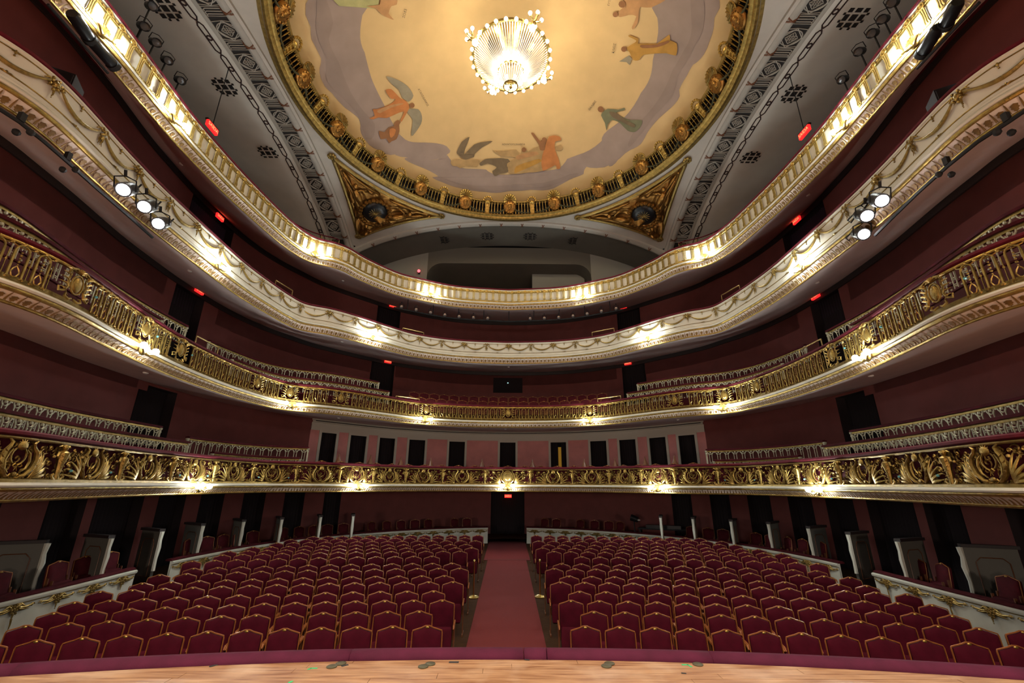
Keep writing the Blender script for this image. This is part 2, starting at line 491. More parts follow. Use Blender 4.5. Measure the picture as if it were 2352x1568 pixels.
# first balcony: side walls dark, back wall pink, its light put into the paint, with white framed doors
DA = [(-11.35, -10.54), (-9.73, -8.78), (-7.97, -7.04), (-6.17, -5.19), (-3.68, -2.71), (-.5, .48), (2.69, 3.66), (5.18, 6.17), (6.97, 7.96), (8.81, 9.80), (10.54, 11.43)]
DAz = [2.17, 2.29, 2.42, 2.52, 2.63, 2.685, 2.66, 2.59, 2.5, 2.39, 2.28]
OA = [(a+CW, b+CW, 2.52) for (a, b), z in zip(DA, DAz)]
SA = [(-20.86+CW, -19.1+CW, 3.1), (19.1+CW, 20.86+CW, 3.1)]
wall('wall_left', PW, -.2, 3.2, SA, 'redwall', 0, CW-11.95)
wall('wall_right', PW, -.2, 3.2, SA, 'redwall', CW+12.0, None)
wall('wall_back', PW, -.2, 2.62, OA, 'pinkwall_lit', CW-11.95, CW+12.0)
fz = MB(); sweep(fz, PW, [(0, 2.62), (.03, 2.62), (.03, 3.0), (.10, 3.02), (.10, 3.08), (.02, 3.12), (0, 3.2)], CW-11.95, CW+12.0)
struct('trim_1', fz, 'doorwhite')
fz = MB(); sweep(fz, PW, [(.11, 3.06), (.14, 3.06), (.14, 3.1), (.11, 3.1)], CW-11.8, CW+11.9, closed=True)
struct('trim_2', fz, 'darktrim')
for i, (a, b, zt) in enumerate(OA):
    doorway(PW, a, b, -.1, zt, frame='doorwhite', gap=(.42, .60) if i == 6 else None, label='white framed doorway with dark curtain in the pink rear wall')
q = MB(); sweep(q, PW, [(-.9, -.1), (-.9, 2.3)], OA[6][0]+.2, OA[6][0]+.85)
struct('wall_corridor_glow', q, 'amberlight')  # wall surface glows in place of amber light in the corridor
for a, b, zt in SA: doorway(PW, a, b, -.1, zt, label='black doorway in the side wall of the first balcony')
# second and third balcony
OB = [(-20.48, -18.9), (-8.98, -7.46), (7.46, 8.98), (18.9, 20.48)]
OBt = [(a+CW, b+CW, 6.95) for a, b in OB]
wall('wall_second_balcony', PW, 2.9, 7.1, OBt, 'redwall')
for a, b, zt in OBt: doorway(PW, a, b, 3.0, zt, label='black doorway in the second balcony wall')
OC = [(-20.85, -18.2), (-8.96, -7.4), (7.4, 8.96), (18.2, 20.85)]
OCt = [(a+CW, b+CW, 10.5) for a, b in OC]
wall('wall_third_balcony', PW, 6.2, 10.7, OCt, 'redwall')
for i, (a, b, zt) in enumerate(OCt): doorway(PW, a, b, 6.3, zt, m='curtain_violet' if i in (0, 3) else 'curtain', label='dark doorway in the third balcony wall')
# dark cornice strips where the soffits meet the walls
for n, (z, a, b) in enumerate(((3.19, 0, CW-11.95), (3.19, CW+12, PW.L), (7.08, 0, PW.L), (10.68, 0, PW.L))):
    if z < 4: continue
    h = .26 if z > 9 else .22
    q = MB(); sweep(q, PW, [(0, z-h), (.06, z-h), (.08, z-.02), (0, z)], a, b, step=2)
    struct('trim_%d' % (n+3), q, 'darktrim')
# soffits
for n, (p, zb, zw) in enumerate(((PB, -.30, -.33), (PB, 2.67, 3.19), (PC, 5.91, 7.08), (PD, 8.90, 10.68))):
    q = MB(); loft(q, p, zb, PW, zw, oa=-.14)
    struct('ceiling_%d' % (n+1), q, 'soffit', smooth='all')['label'] = ['underside of the first balcony', 'pinkish soffit under the second balcony', 'pinkish soffit under the third balcony', 'pinkish soffit under the top gallery'][n]
from mathutils.bvhtree import BVHTree
SOF = [BVHTree.FromPolygons([v.co[:] for v in o.data.vertices], [f.vertices[:] for f in o.data.polygons]) for o in COL.objects if o.name.startswith('ceiling_')]
def soffit_hit(u, v):
    d = ray(u, v).normalized(); best = None
    for t in SOF:
        h = t.ray_cast(Vector((0, 0, 0)), d)
        if h[0] is not None and (best is None or h[3] < best[1]): best = (h[0], h[3])
    return best[0]
# stepped floors of the balconies
for n, (p, z, r) in enumerate(((PB, -.05, .42), (PB, 2.92, .42), (PC, 6.48, .45), (PD, 9.85, .52))):
    q = MB(); prof = [(-.12, z)]
    zz = z; o = -.12
    for d, h in ((.85, r), (.85, r), (1.2 if n < 2 else .85, 0)):
        o -= d; prof.append((o, zz))
        if h: zz += h; prof.append((o, zz))
    sweep(q, p, prof, step=3)
    struct('floor_%d' % (n+1), q, 'velvet_dark')

# ================================================================== BALCONY FRONTS
def strip(name, plan, prof, m, parent, s0=0.0, s1=None, closed=False, kind=None, smooth=True):
    q = MB(); sweep(q, plan, prof, s0, s1, closed)
    return put(name, q.mesh(name, m, smooth), parent, kind=kind)
def roundrail(plan, o, z, w, h, m, parent, s0=0.0, s1=None, name='hand_rail'):
    prof = [(o+w/2*math.cos(a), z+h/2*math.sin(a)) for a in [2*PI*i/8+PI/8 for i in range(8)]]
    return strip(name, plan, prof, m, parent, s0, s1, True)
def front(name, label, plan, zb):
    return thing(name, label, 'balcony', T(0, 21.4, zb))
GA = front('balcony', 'lowest balcony front with gold openwork of lyres and acanthus leaves', PB, -.3)
GB = front('balcony', 'second balcony front with gold railing of small pointed arches', PB, 2.67)
GC = front('balcony', 'third balcony front, white panel hung with gold garlands and bouquets', PC, 5.91)
GD = front('balcony', 'top gallery front, white panels between gold pilasters with round medallions', PD, 8.9)

# leaf motif on the coves: a pointed palmette and a stem, lying on the curve of the cove
def leaf_pair(h, lean, wide=.046):
    b = MB()
    def on(t):   # cove position: t 0 bottom .. 1 top
        return (-.02-.16*t**1.6, h*t)
    for (x0, w, t1) in ((0, wide, .62), (.095, .015, .85)):
        n = 6; L = []; R = []
        for i in range(n+1):
            t = .03+(t1-.03)*i/n; y, z = on(t)
            ww = w*(math.sin(PI*min(1, .25+.75*(1-i/n)))**.8 if w > .03 else (1-i/n*.6))*(1 if i < n else .15)
            wob = .008*(1 if i % 2 else -1) if w > .03 else 0
            xo = x0+lean*t*t*.05
            L.append((xo-ww-wob, y-.008, z)); R.append((xo+ww+wob, y-.008, z))
        vs = [p for a in zip(L, R) for p in a]
        vs2 = [(x, y+.014, z) for x, y, z in vs]
        k = len(vs)
        fs = [(2*i, 2*i+1, 2*i+3, 2*i+2) for i in range(n)]
        for i in range(n): fs += [(2*i, 2*i+2, k+2*i+2, k+2*i), (2*i+1, k+2*i+1, k+2*i+3, 2*i+3)]
        b.add(vs+vs2, fs)
    return b
def base_mouldings(g, plan, zb, h, cove_m='cove', wide=.046):
    # bead, cove, gold line and white ledge
    strip('bead', plan, [(-.14+.03*math.cos(a), zb+.015+.03*math.sin(a)) for a in [2*PI*i/8 for i in range(8)]], 'gold', g, closed=True)
    prof = []
    for i in range(7):
        t = i/6; prof.append((-.13+.16*t**1.6, zb+.03+h*t))
    strip('cove', plan, prof, cove_m, g)
    z = zb+.03+h
    strip('gold_line', plan, [(.0, z-.02), (.045, z-.02), (.07, z+.01), (.07, z+.03), (.05, z+.05), (.0, z+.05)], 'gold', g)
    strip('ledge', plan, [(.0, z+.04), (.085, z+.045), (.10, z+.075), (.085, z+.11), (.03, z+.125), (-.02, z+.13)], 'plaster', g)
    # leaves: nearest ones singly, the far ones (a few pixels) in one mesh
    me = leaf_pair(h, .3, wide).mesh('leaf', 'leafgold', False)
    far = MB(); st = .19; n = int(plan.L/st)
    base = leaf_pair(h, .3, wide)
    for i in range(n):
        s = (i+.5)*st; M = plan.M(s, zb+.03, -.13)
        M = M @ Matrix.Translation((0, -.0, 0))
        p = M.translation; u, v = to_px(p)
        if p.y < 13.6 and -60 < u < 2412 and -60 < v < 1600:
            put('leaf', me, g, M)
        else:
            far.add([M @ Vector(q) for q in base.v], base.f)
    put('leaf_frieze', far.mesh('leaf_frieze', 'leafgold', False), g, kind='stuff')
base_mouldings(GA, PB, -.30, .145, wide=.020)
base_mouldings(GB, PB, 2.67, .145)
base_mouldings(GC, PC, 5.91, .20)
base_mouldings(GD, PD, 8.90, .17)

def tubes(b, pts, r, n=5, mirror=True, flat=None):
    b.tube(pts, r, n, flat=flat)
    if mirror: b.tube([(-x, y, z) for x, y, z in pts], r, n, flat=flat)

# ---- A: gold lyres, herms and acanthus
strip('backing', PB, [(-.09, .0), (-.09, .66)], 'velvet_dark', GA)
strip('base_rail', PB, [(-.06, -.005), (.05, -.005), (.05, .045), (.03, .06), (-.06, .06)], 'gold_dark', GA)
strip('top_band', PB, [(-.06, .645), (.02, .645), (.03, .665), (.02, .69), (-.06, .69)], 'gold_dark', GA)
roundrail(PB, -.06, .745, .24, .11, 'railred', GA)
def lyre_mesh():
    b = MB()
    tubes(b, [(.05, -.02, .07), (.17, -.05, .10), (.27, -.06, .20), (.315, -.06, .34), (.29, -.06, .46), (.22, -.05, .54), (.20, -.05, .60), (.26, -.05, .645)], [.018, .034, .042, .042, .036, .028, .026, .012], 6)
    tubes(b, [(.10, -.03, .14), (.19, -.04, .21), (.225, -.04, .33), (.19, -.04, .44), (.13, -.03, .50)], [.010, .018, .02, .018, .010], 5)
    n = 14
    b.tube([(.135*math.cos(2*PI*i/n), -.035, .40+.135*math.sin(2*PI*i/n)) for i in range(n)], .013, 5, closed=True)
    b.ball((0, -.05, .555), .075, 8, 5, (1.2, .5, 1))
    for a in (-.9, -.45, 0, .45, .9):
        b.tube([(0, -.06, .55), (.11*math.sin(a), -.05, .55+.11*math.cos(a))], [.03, .006], 5, flat=.5)
    tubes(b, [(.0, -.05, .25), (.05, -.06, .285), (.085, -.06, .25), (.05, -.06, .225), (0, -.05, .245), (.03, -.05, .17)], [.012]*5+[.006], 4)
    b.ball((0, -.05, .12), .05, 7, 4, (1, .6, .8))
    tubes(b, [(0, -.04, .07), (.06, -.06, .06), (.10, -.05, .09), (.07, -.05, .12), (.05, -.05, .095)], .014, 4)
    for zz, xx in ((.19, .275), (.27, .31), (.36, .315), (.45, .285)):
        tubes(b, [(xx, -.08, zz), (xx+.05, -.09, zz+.045)], [.022, .004], 4)
    return b.mesh('lyre', 'gold_bronze')
def herm_mesh():
    b = MB()
    b.lathe([(.035, .05), (.045, .10), (.04, .12), (.055, .3), (.085, .44), (.095, .50), (.06, .53), (.03, .545), (.05, .57), (.058, .60), (.04, .635), (.0, .65)], 8, (0, -.04, 0))
    for k in range(4):
        z = .16+.085*k; w = .05+.012*k
        tubes(b, [(0, -.085, z+.03), (w*.7, -.085, z+.02), (w, -.07, z+.045)], [.014, .014, .004], 4)
    tubes(b, [(.06, -.04, .52), (.12, -.05, .50), (.145, -.05, .44), (.11, -.05, .41), (.09, -.05, .45)], [.02, .026, .024, .016, .01], 5)
    tubes(b, [(.03, -.04, .06), (.10, -.05, .06), (.14, -.05, .10), (.11, -.05, .14), (.08, -.05, .115)], [.02, .024, .022, .016, .01], 5)
    tubes(b, [(.05, -.05, .59), (.10, -.05, .62), (.16, -.04, .60)], [.018, .016, .006], 4)
    return b.mesh('herm', 'gold_bronze')
def acanthus_mesh(sg):
    b = MB()
    for (a, b2, c, r) in (((.16, .10), (.36, .13), (.50, .06), .026), ((.14, .16), (.34, .24), (.52, .19), .03), ((.12, .22), (.28, .36), (.47, .35), .028), ((.10, .26), (.20, .46), (.36, .50), .024), ((.08, .3), (.12, .5), (.2, .60), .02)):
        pts = []
        for i in range(7):
            t = i/6; x = (1-t)**2*.02+2*t*(1-t)*a[0]+t*t*b2[0]; z = (1-t)**2*.06+2*t*(1-t)*a[1]+t*t*b2[1]
            pts.append((sg*(x-.25), -.03-.05*math.sin(PI*t), z))
        pts.append((sg*(c[0]*.35+b2[0]*.65+.03-.25), -.03, c[1]*.4+b2[1]*.6))
        b.tube(pts, [r*.5, r, r*1.15, r*1.1, r, r*.8, r*.5, .004], 5, flat=.55)
    for (cx, cz, r0) in ((.36, .30, .055), (.22, .10, .05), (.42, .10, .045), (.30, .55, .04), (.10, .54, .035)):
        pts = [(sg*(cx+(r0*(1-i/11))*math.cos(i*.75)-.25), -.045, cz+(r0*(1-i/11))*math.sin(i*.75)) for i in range(11)]
        b.tube(pts, [.013]*10+[.018], 4)
    b.ball((sg*(.42-.25), -.05, .43), .028, 6, 4); b.ball((sg*(.07-.25), -.05, .46), .03, 6, 4)
    return b.mesh('acanthus', 'gold_bronze')
ME_lyre, ME_herm, ME_acL, ME_acR = lyre_mesh(), herm_mesh(), acanthus_mesh(-1), acanthus_mesh(1)
gem = MB().ball((0, 0, 0), .028, 6, 4).mesh('gem', 'gem')
def filigree(seed):
    b = MB(); rnd = random.Random(seed)
    for k in range(15):
        cx, cz, r0, a0, sg = rnd.uniform(-.26, .26), rnd.uniform(.06, .60), rnd.uniform(.045, .085), rnd.uniform(0, 6.3), rnd.choice((-1, 1))
        b.tube([(cx+r0*(1-i/12)*math.cos(a0+sg*i*.62), -.01, cz+r0*(1-i/12)*math.sin(a0+sg*i*.62)) for i in range(11)], [.008+.010*math.sin(PI*i/10) for i in range(11)], 4)
    for k in range(9):
        x = -.27+k*.067; b.tube([(x, -.02, .0), (x+.02, -.03, .06), (x+.05, -.02, .10)], [.02, .02, .004], 4, flat=.6)
    return b.mesh('filigree', 'gold_dark')
ME_fi = [filigree(k) for k in range(4)]
for i in range(int(PB.L/.52)): put('filigree', ME_fi[i % 4], GA, PB.M((i+.5)*.52, 0, -.07))
LYRE = [1061, 972, 894, 818, 737, 623, 534, 441, 332, 200, 25]
sl = [PB.c]+[PB.hit(u, 1090)[0] for u in LYRE]
sl.append(sl[-1]-1.9)
left = sl[::-1]; allS = left+[2*PB.c-s for s in sl[1:]]
for i, s in enumerate(allS):
    put('lyre', ME_lyre, GA, PB.M(s, 0, -.02))
    for sg, me in ((-1, ME_acL), (1, ME_acR)):
        j = i+sg
        d = abs(allS[j]-s)/2 if 0 <= j < len(allS) else .9
        kx = max(.6, min(1.25, (d-.42)/.50))
        put('acanthus', me, GA, PB.M(s+sg*(.30+.25*kx), 0, -.02, kx))
    if i:
        put('herm', ME_herm, GA, PB.M((allS[i-1]+s)/2, 0, -.0))
    if i % 2 == 0 and abs(s-PB.c) > 9:
        put('jewel', gem, GA, PB.M(s+.62, .2, .06)); put('jewel', gem, GA, PB.M(s-.62, .2, .06))
# centre shield
b = MB(); b.ball((0, -.09, .36), .19, 12, 7, (1, .35, 1.1)); n = 16
b.tube([(.22*math.cos(2*PI*i/n), -.08, .36+.24*math.sin(2*PI*i/n)) for i in range(n)], .03, 5, closed=True)
put('cartouche', b.mesh('cartouche', 'gold_dark'), GA, PB.M(PB.c, 0, 0))

# ---- B: arcade railing with cartouches
strip('base_rail', PB, [(-.05, 2.945), (.04, 2.945), (.04, 2.985), (.02, 3.0), (-.05, 3.0)], 'gold_dark', GB)
strip('top_band', PB, [(-.05, 3.60), (.015, 3.60), (.025, 3.62), (.015, 3.645), (-.05, 3.645)], 'gold', GB)
roundrail(PB, -.07, 3.70, .24, .11, 'railred', GB)
def arch_mesh():
    b = MB()
    for sx in (-1, 1): b.box((sx*.092, -.02, .27), (.026, .03, .44))
    b.tube([(-.092+.184*i/8 if False else -.092*math.cos(PI*i/8), -.02, .49+.10*math.sin(PI*i/8)) for i in range(9)], .016, 5)
    b.tube([(.155*math.cos(a), -.02, .60+.05*math.sin(a)) for a in [PI+PI*i/6 for i in range(7)]], .011, 4)
    b.ball((0, -.03, .615), .028, 6, 4); b.ball((.155, -.03, .585), .024, 6, 4)
    for z, r in ((.47, .017), (.42, .022), (.365, .018), (.31, .022), (.26, .014)): b.ball((0, -.02, z), r, 5, 4)
    tubes(b, [(0, -.02, .24), (.035, -.02, .19), (.055, -.02, .13), (.03, -.02, .07), (0, -.02, .055)], [.008, .011, .012, .011, .008], 4)
    b.box((.155, -.01, .27), (.010, .012, .42)); b.ball((.155, -.01, .30), .02, 5, 4)
    tubes(b, [(.06, -.03, .03), (.10, -.04, .05), (.12, -.04, .03), (.10, -.04, .015)], .014, 4)
    return b.mesh('railing_arch', 'gold_bronze')
def cart_mesh():
    b = MB()
    b.ball((0, -.05, .36), .10, 10, 6, (1.0, .5, 1.5))
    n = 14; b.tube([(.125*math.cos(2*PI*i/n), -.06, .36+.175*math.sin(2*PI*i/n)) for i in range(n)], .016, 5, closed=True)
    tubes(b, [(.02, -.06, .57), (.10, -.07, .63), (.20, -.06, .60), (.21, -.05, .52), (.16, -.05, .51), (.15, -.05, .55)], [.014, .024, .026, .02, .014, .008], 5)
    tubes(b, [(.16, -.05, .50), (.20, -.06, .40), (.17, -.06, .28), (.23, -.06, .17), (.31, -.05, .14), (.33, -.05, .21), (.28, -.05, .22)], [.012, .02, .022, .024, .02, .014, .008], 5)
    tubes(b, [(.02, -.05, .10), (.10, -.07, .06), (.18, -.06, .09), (.16, -.05, .15), (.11, -.05, .13)], [.016, .024, .022, .016, .008], 5)
    for z, w in ((.18, .30), (.27, .34), (.36, .35), (.45, .33), (.54, .30)):
        tubes(b, [(.17, -.07, z-.02), (.25, -.09, z+.03), (w, -.05, z+.05)], [.008, .02, .004], 4, flat=.6)
    for g in range(7): b.tube([(0, -.08, .57), (.11*math.sin(-1.2+g*.4), -.07, .57+.09*math.cos(-1.2+g*.4))], [.012, .018], 4)
    return b.mesh('cartouche', 'gold_bronze')
ME_arch, ME_cart = arch_mesh(), cart_mesh()
CB = [PB.c]+[PB.hit(u, v)[0] for u, v in ((978, 950), (782, 915), (665, 905), (588, 880), (411, 800), (330, 750), (165, 660))]
CB = sorted(CB+[2*PB.c-s for s in CB[1:]])
n = int(PB.L/.31)
for i in range(n):
    s = (i+.5)*PB.L/n
    if min(abs(s-c) for c in CB) < .40: continue
    put('railing_arch', ME_arch, GB, PB.M(s, 3.0, -.01))
for s in CB: put('cartouche', ME_cart, GB, PB.M(s, 2.98, .01))
for s in CB:
    if abs(s-PB.c) > 14: put('jewel', gem, GB, PB.M(s+.55, 3.35, .04))
strip('backing', PB, [(-.06, 3.03), (-.06, 3.10)], 'gold_dark', GB)

# ---- C: white panel with garlands
strip('panel', PC, [(-.02, 6.26), (.03, 6.30), (.035, 6.34), (.0, 6.37), (.0, 6.62), (.0, 6.93), (.02, 6.95), (.02, 6.985), (-.1, 6.985)], 'plaster', GC)
roundrail(PC, -.09, 7.04, .25, .12, 'railred', GC)
strip('fillet', PC, [(.0, 6.88), (.014, 6.885), (.014, 6.897), (.0, 6.902)], 'gold_dark', GC)
strip('fillet', PC, [(.0, 6.42), (.014, 6.425), (.014, 6.44), (.0, 6.445)], 'gold_dark', GC)
USP = 1.15
def swag_mesh():
    b = MB(); n = 12; pts = []
    for i in range(n+1):
        t = -1+2*i/n; pts.append((t*(USP/2-.10), -.03, .80-.20*(1-t*t)-.02))
    b.tube(pts, [.018+.022*math.sin(PI*i/n) for i in range(n+1)], 6)
    for i in range(1, n): b.ball(pts[i], .034*math.sin(PI*i/n)+.008, 5, 4)
    for k, z in enumerate((.90, .865, .84, .80)): b.ball((0, -.015, z), (.016, .022, .014, .018)[k], 5, 4)
    b.box((0, -.012, .87), (.10, .012, .012))
    return b.mesh('garland', 'garlandgold')
def bouquet_mesh(big):
    b = MB(); rnd = random.Random(5 if big else 6)
    if big:
        for i in range(16):
            a = i*2.4; r = .012*i**.85; b.ball((r*math.cos(a)*1.1, -.05-.02*(1-i/16), .80+r*math.sin(a)), .03, 6, 4)
        b.ball((0, -.06, .80), .06, 8, 5)
        for a in (-2.4, -1.9, 1.9, 2.4, -1.2, 1.2): b.tube([(0, -.04, .8), (.17*math.sin(a), -.03, .8+.13*math.cos(a))], [.03, .006], 4, flat=.5)
    else:
        tubes(b, [(0, -.04, .86), (.06, -.05, .91), (.10, -.04, .87), (.05, -.04, .83), (0, -.04, .85)], .016, 5)
        for i in range(9): b.ball((rnd.uniform(-.05, .05), -.04, .80-.02*i+.02), .026, 5, 4)
        tubes(b, [(.02, -.03, .72), (.05, -.03, .64), (.03, -.03, .58), (.06, -.03, .52)], [.02, .016, .012, .004], 4)
    for i in range(6): b.ball((rnd.uniform(-.03, .03)*(1-i/7), -.04, .70-.035*i), .026-.003*i, 5, 4)
    tubes(b, [(.05, -.04, .83), (.12, -.04, .86), (.18, -.03, .80)], [.014, .018, .01], 5)
    return b.mesh('bouquet', 'garlandgold')
def motif_mesh():
    b = MB(); tubes(b, [(0, -.01, .50), (.05, -.015, .52), (.10, -.012, .505)], [.014, .010, .005], 4); b.ball((0, -.01, .525), .02, 5, 4)
    return b.mesh('bracket_ornament', 'gold_dark')
ME_sw, ME_bq, ME_rb, ME_mo = swag_mesh(), bouquet_mesh(True), bouquet_mesh(False), motif_mesh()
k = int(PC.c/USP)
for i in range(-k, k+1):
    s = PC.c+i*USP
    put('bouquet' if i % 2 == 0 else 'ribbon_drop', ME_bq if i % 2 == 0 else ME_rb, GC, PC.M(s, 6.0, .0))
    if i < k:
        put('garland', ME_sw, GC, PC.M(s+USP/2, 6.0, .0)); put('bracket_ornament', ME_mo, GC, PC.M(s+USP/2, 5.92, .01))

# ---- D: pilasters and medallions
strip('panel', PD, [(-.02, 9.20), (.0, 9.25), (.0, 9.90), (.03, 9.92), (.03, 9.96), (-.1, 9.96)], 'plaster', GD)
roundrail(PD, -.08, 10.02, .26, .13, 'railred', GD)
strip('frieze_band', PD, [(.0, 9.76), (.012, 9.765), (.012, 9.90), (.0, 9.905)], 'gold_pale', GD)
strip('base_scallop', PD, [(.0, 9.29), (.02, 9.295), (.012, 9.335), (.0, 9.34)], 'gold_pale', GD)
strip('gold_line', PD, [(.0, 9.255), (.03, 9.26), (.03, 9.285), (.0, 9.29)], 'gold', GD)
def pil_mesh():
    b = MB()
    for x in (-.042, 0, .042):
        b.tube([(x*1.25, -.03, .03), (x*1.1, -.045, .10), (x, -.035, .2), (x, -.04, .36), (x*1.2, -.05, .44)], [.020, .020, .016, .017, .020], 5)
    b.ball((0, -.04, .02), .05, 6, 4, (1.2, .5, .6))
    tubes(b, [(.06, -.02, .015), (.12, -.03, .035), (.165, -.02, .01)], [.014, .014, .008], 4)
    return b.mesh('pilaster', 'gold_pale')
def med_mesh():
    b = MB(); n = 12
    b.tube([(.068*math.cos(2*PI*i/n), -.05, .545+.068*math.sin(2*PI*i/n)) for i in range(n)], .016, 5, closed=True)
    b.ball((0, -.045, .545), .050, 7, 4, (1, .5, 1))
    tubes(b, [(.07, -.03, .57), (.12, -.04, .545), (.16, -.03, .575), (.172, -.03, .545)], [.012, .014, .013, .01], 4)
    tubes(b, [(.06, -.03, .50), (.12, -.035, .515), (.172, -.03, .50)], [.01, .012, .01], 4)
    return b.mesh('medallion', 'gold')
ME_pil, ME_med = pil_mesh(), med_mesh()
n = int(PD.L/.345)//2*2
for i in range(n):
    s = PD.c+(i-n/2+.5)*PD.L/n
    M = PD.M(s, 9.29, .0)
    p = put('pilaster', ME_pil, GD, M); put('medallion', ME_med, p, M)
# ================================================================== CEILING, DOME, VAULTS
CY, RR, HB = 12.3, 8.0, 8.47            # centre of the dome, ring radius, half side of the crossing
def A(t):                                # profile of the four shallow arches
    t = min(1, abs(t)); return 12.0+1.92*(1-t**2.2)**.85
def circ(th, z, r): 
    c, s = math.cos(th), math.sin(th)
    return Matrix(((c, s, 0, r*s), (-s, c, 0, CY+r*c), (0, 0, 1, z), (0, 0, 0, 1)))
def revolve(mb, prof, n=160):
    k = len(prof); vs = []
    for i in range(n):
        a = 2*PI*i/n
        for r, z in prof: vs.append((r*math.sin(a), CY+r*math.cos(a), z))
    fs = []
    for i in range(n):
        i2 = (i+1) % n
        for j in range(k-1): fs.append((i*k+j, i*k+j+1, i2*k+j+1, i2*k+j))
    return mb.add(vs, fs)
def sp_z(x, y):                          # height of the white spandrel surface
    dx, dy = x, y-CY; r = math.hypot(dx, dy)
    m = max(abs(dx), abs(dy)) or 1; rb = r*HB/m
    bx, by = dx*HB/m, dy*HB/m
    zb = A(min(abs(bx), abs(by))/HB)
    k = max(0, min(1, (r-8.1)/max(.05, rb-8.1)))
    return 13.80+(zb-13.80)*k**1.15
mb = MB(); n = 200; kk = 8; vs = []
for i in range(n):
    a = 2*PI*(i+.5)/n; dx, dy = math.sin(a), math.cos(a); rb = HB/max(abs(dx), abs(dy))
    for j in range(kk+1):
        r = 8.1+(rb-8.1)*j/kk; vs.append((r*dx, CY+r*dy, sp_z(r*dx, CY+r*dy)))
fs = []
for i in range(n):
    i2 = (i+1) % n
    for j in range(kk): fs.append((i*(kk+1)+j, i*(kk+1)+j+1, i2*(kk+1)+j+1, i2*(kk+1)+j))
mb.add(vs, fs); struct('ceiling', mb, 'archwhite', smooth='all')['label'] = 'white plaster spandrels around the gold dome ring'
# painted saucer dome
RIM, SAG = 8.12, 2.9
RS = (RIM**2+SAG**2)/(2*SAG); ZS = 14.74+SAG-RS
mb = MB(); prof = []
for i in range(25):
    r = RIM*i/24; prof.append((max(r, .001), ZS+math.sqrt(RS*RS-r*r)))
revolve(mb, prof, 96); dome = struct('ceiling_dome', mb, 'dome', smooth='all')
dome['label'] = 'warm cream painted dome with clouds and mythological figures'
def on_dome(u, v, lay):
    d = ray(u, v); c = Vector((0, CY, ZS)); R = RS-.012*lay
    b = d.dot(c); q = b*b-d.dot(d)*(c.dot(c)-R*R)
    return d*((b+math.sqrt(max(q, 0)))/d.dot(d))
def paint(name, pts, m, lay, ox=0, oy=0, sc=1.0, lim=26):
    if len(pts) > 5 and not name.endswith('head'):       # soften the outline
        o = []; k = len(pts)
        for i in range(k):
            a, b, c, d = [np.array(pts[(i+j) % k], float) for j in (-1, 0, 1, 2)]
            for t in (0, .34, .67): o.append(tuple((1-t)*b+t*c+(.12 if 'cloud' in name else .055)*math.sin(PI*t)*((b-a)-(d-c))))
        pts = o
    P = [Vector((ox+x/sc, oy+y/sc, 0)) for x, y in pts]
    tr = [[P[i] for i in t] for t in tessellate_polygon([P])]; out = []
    while tr:
        a, b, c = tr.pop(); l = [(b-a).length, (c-b).length, (a-c).length]; k = l.index(max(l))
        if l[k] > lim:
            a, b, c = [(a, b, c), (b, c, a), (c, a, b)][k]; mdl = (a+b)/2
            tr += [[a, mdl, c], [mdl, b, c]]
        else: out.append((a, b, c))
    idx = {}; vs = []; fs = []
    for t in out:
        f = []
        for p in t:
            key = (round(p.x, 2), round(p.y, 2))
            if key not in idx: idx[key] = len(vs); vs.append(on_dome(p.x, p.y, lay))
            f.append(idx[key])
        if len(set(f)) == 3: fs.append(tuple(f))
    return put(name, MB().add(vs, fs).mesh(name, m, 'all'), dome)
def disc(x, y, r, n=10): return [(x+r*math.cos(2*PI*i/n), y+r*math.sin(2*PI*i/n)) for i in range(n)]
L2 = (600, 0, 2.904); L3 = (1100, 0, 2.904); L7 = (820, 160, 3.2)
cl = [(340,-40),(330,180),(350,290),(400,390),(390,450),(410,550),(470,620),(560,720),(650,790),(660,860),(700,940),(780,1000),(890,1030),(905,960),(900,880),(860,790),(820,700),(760,580),(720,470),(690,350),(660,250),(675,100),(690,-40)]
paint('painted_cloud', cl, 'cloud', 1, *L2)
paint('painted_cloud', [(880,1020),(905,960),(900,880),(960,930),(1050,950),(1170,955),(1250,990),(1240,1030),(1180,1060),(1060,1066),(970,1050)], 'cloud', 1, *L2)
paint('painted_cloud', [(970,1052),(1060,1066),(1180,1062),(1242,1035),(1290,1100),(1400,1125),(1500,1130),(1550,1160),(1700,1160),(1850,1140),(1990,1120),(2040,1060),(2150,1020),(2260,950),(2340,870),(2460,790),(2540,900),(2440,1010),(2290,1115),(2170,1112),(2150,1160),(2070,1190),(1980,1240),(1880,1270),(1750,1262),(1600,1284),(1500,1280),(1350,1260),(1220,1220),(1140,1180),(1180,1175),(1080,1120),(985,1080)], 'cloud', 1, *L2)
paint('painted_cloud', [(820,920),(900,840),(1000,750),(1080,620),(1140,520),(1160,400),(1195,220),(1190,120),(1200,-40),(1560,-40),(1570,120),(1540,270),(1480,390),(1430,430),(1390,500),(1335,600),(1340,640),(1280,720),(1200,790),(1120,890),(1080,960),(1010,1000),(940,1050),(870,1110),(850,1000)], 'cloud', 1, *L3)
for p, l in (([(400,-40),(480,150),(450,260),(520,420),(600,620),(700,760),(760,850),(700,930),(640,760),(500,620),(430,500),(440,400),(380,260),(370,100)], L2),
             ([(1200,1180),(1300,1215),(1500,1240),(1700,1228),(1900,1215),(2060,1160),(2100,1175),(1960,1230),(1820,1262),(1600,1272),(1400,1258)], L2),
             ([(1480,-40),(1500,160),(1440,300),(1380,420),(1320,520),(1290,640),(1180,760),(1090,880),(1000,980),(1040,860),(1140,740),(1240,590),(1290,470),(1370,330),(1420,180),(1410,-40)], L3)):
    paint('cloud_shade', p, 'cloud_dark', 2, *l)
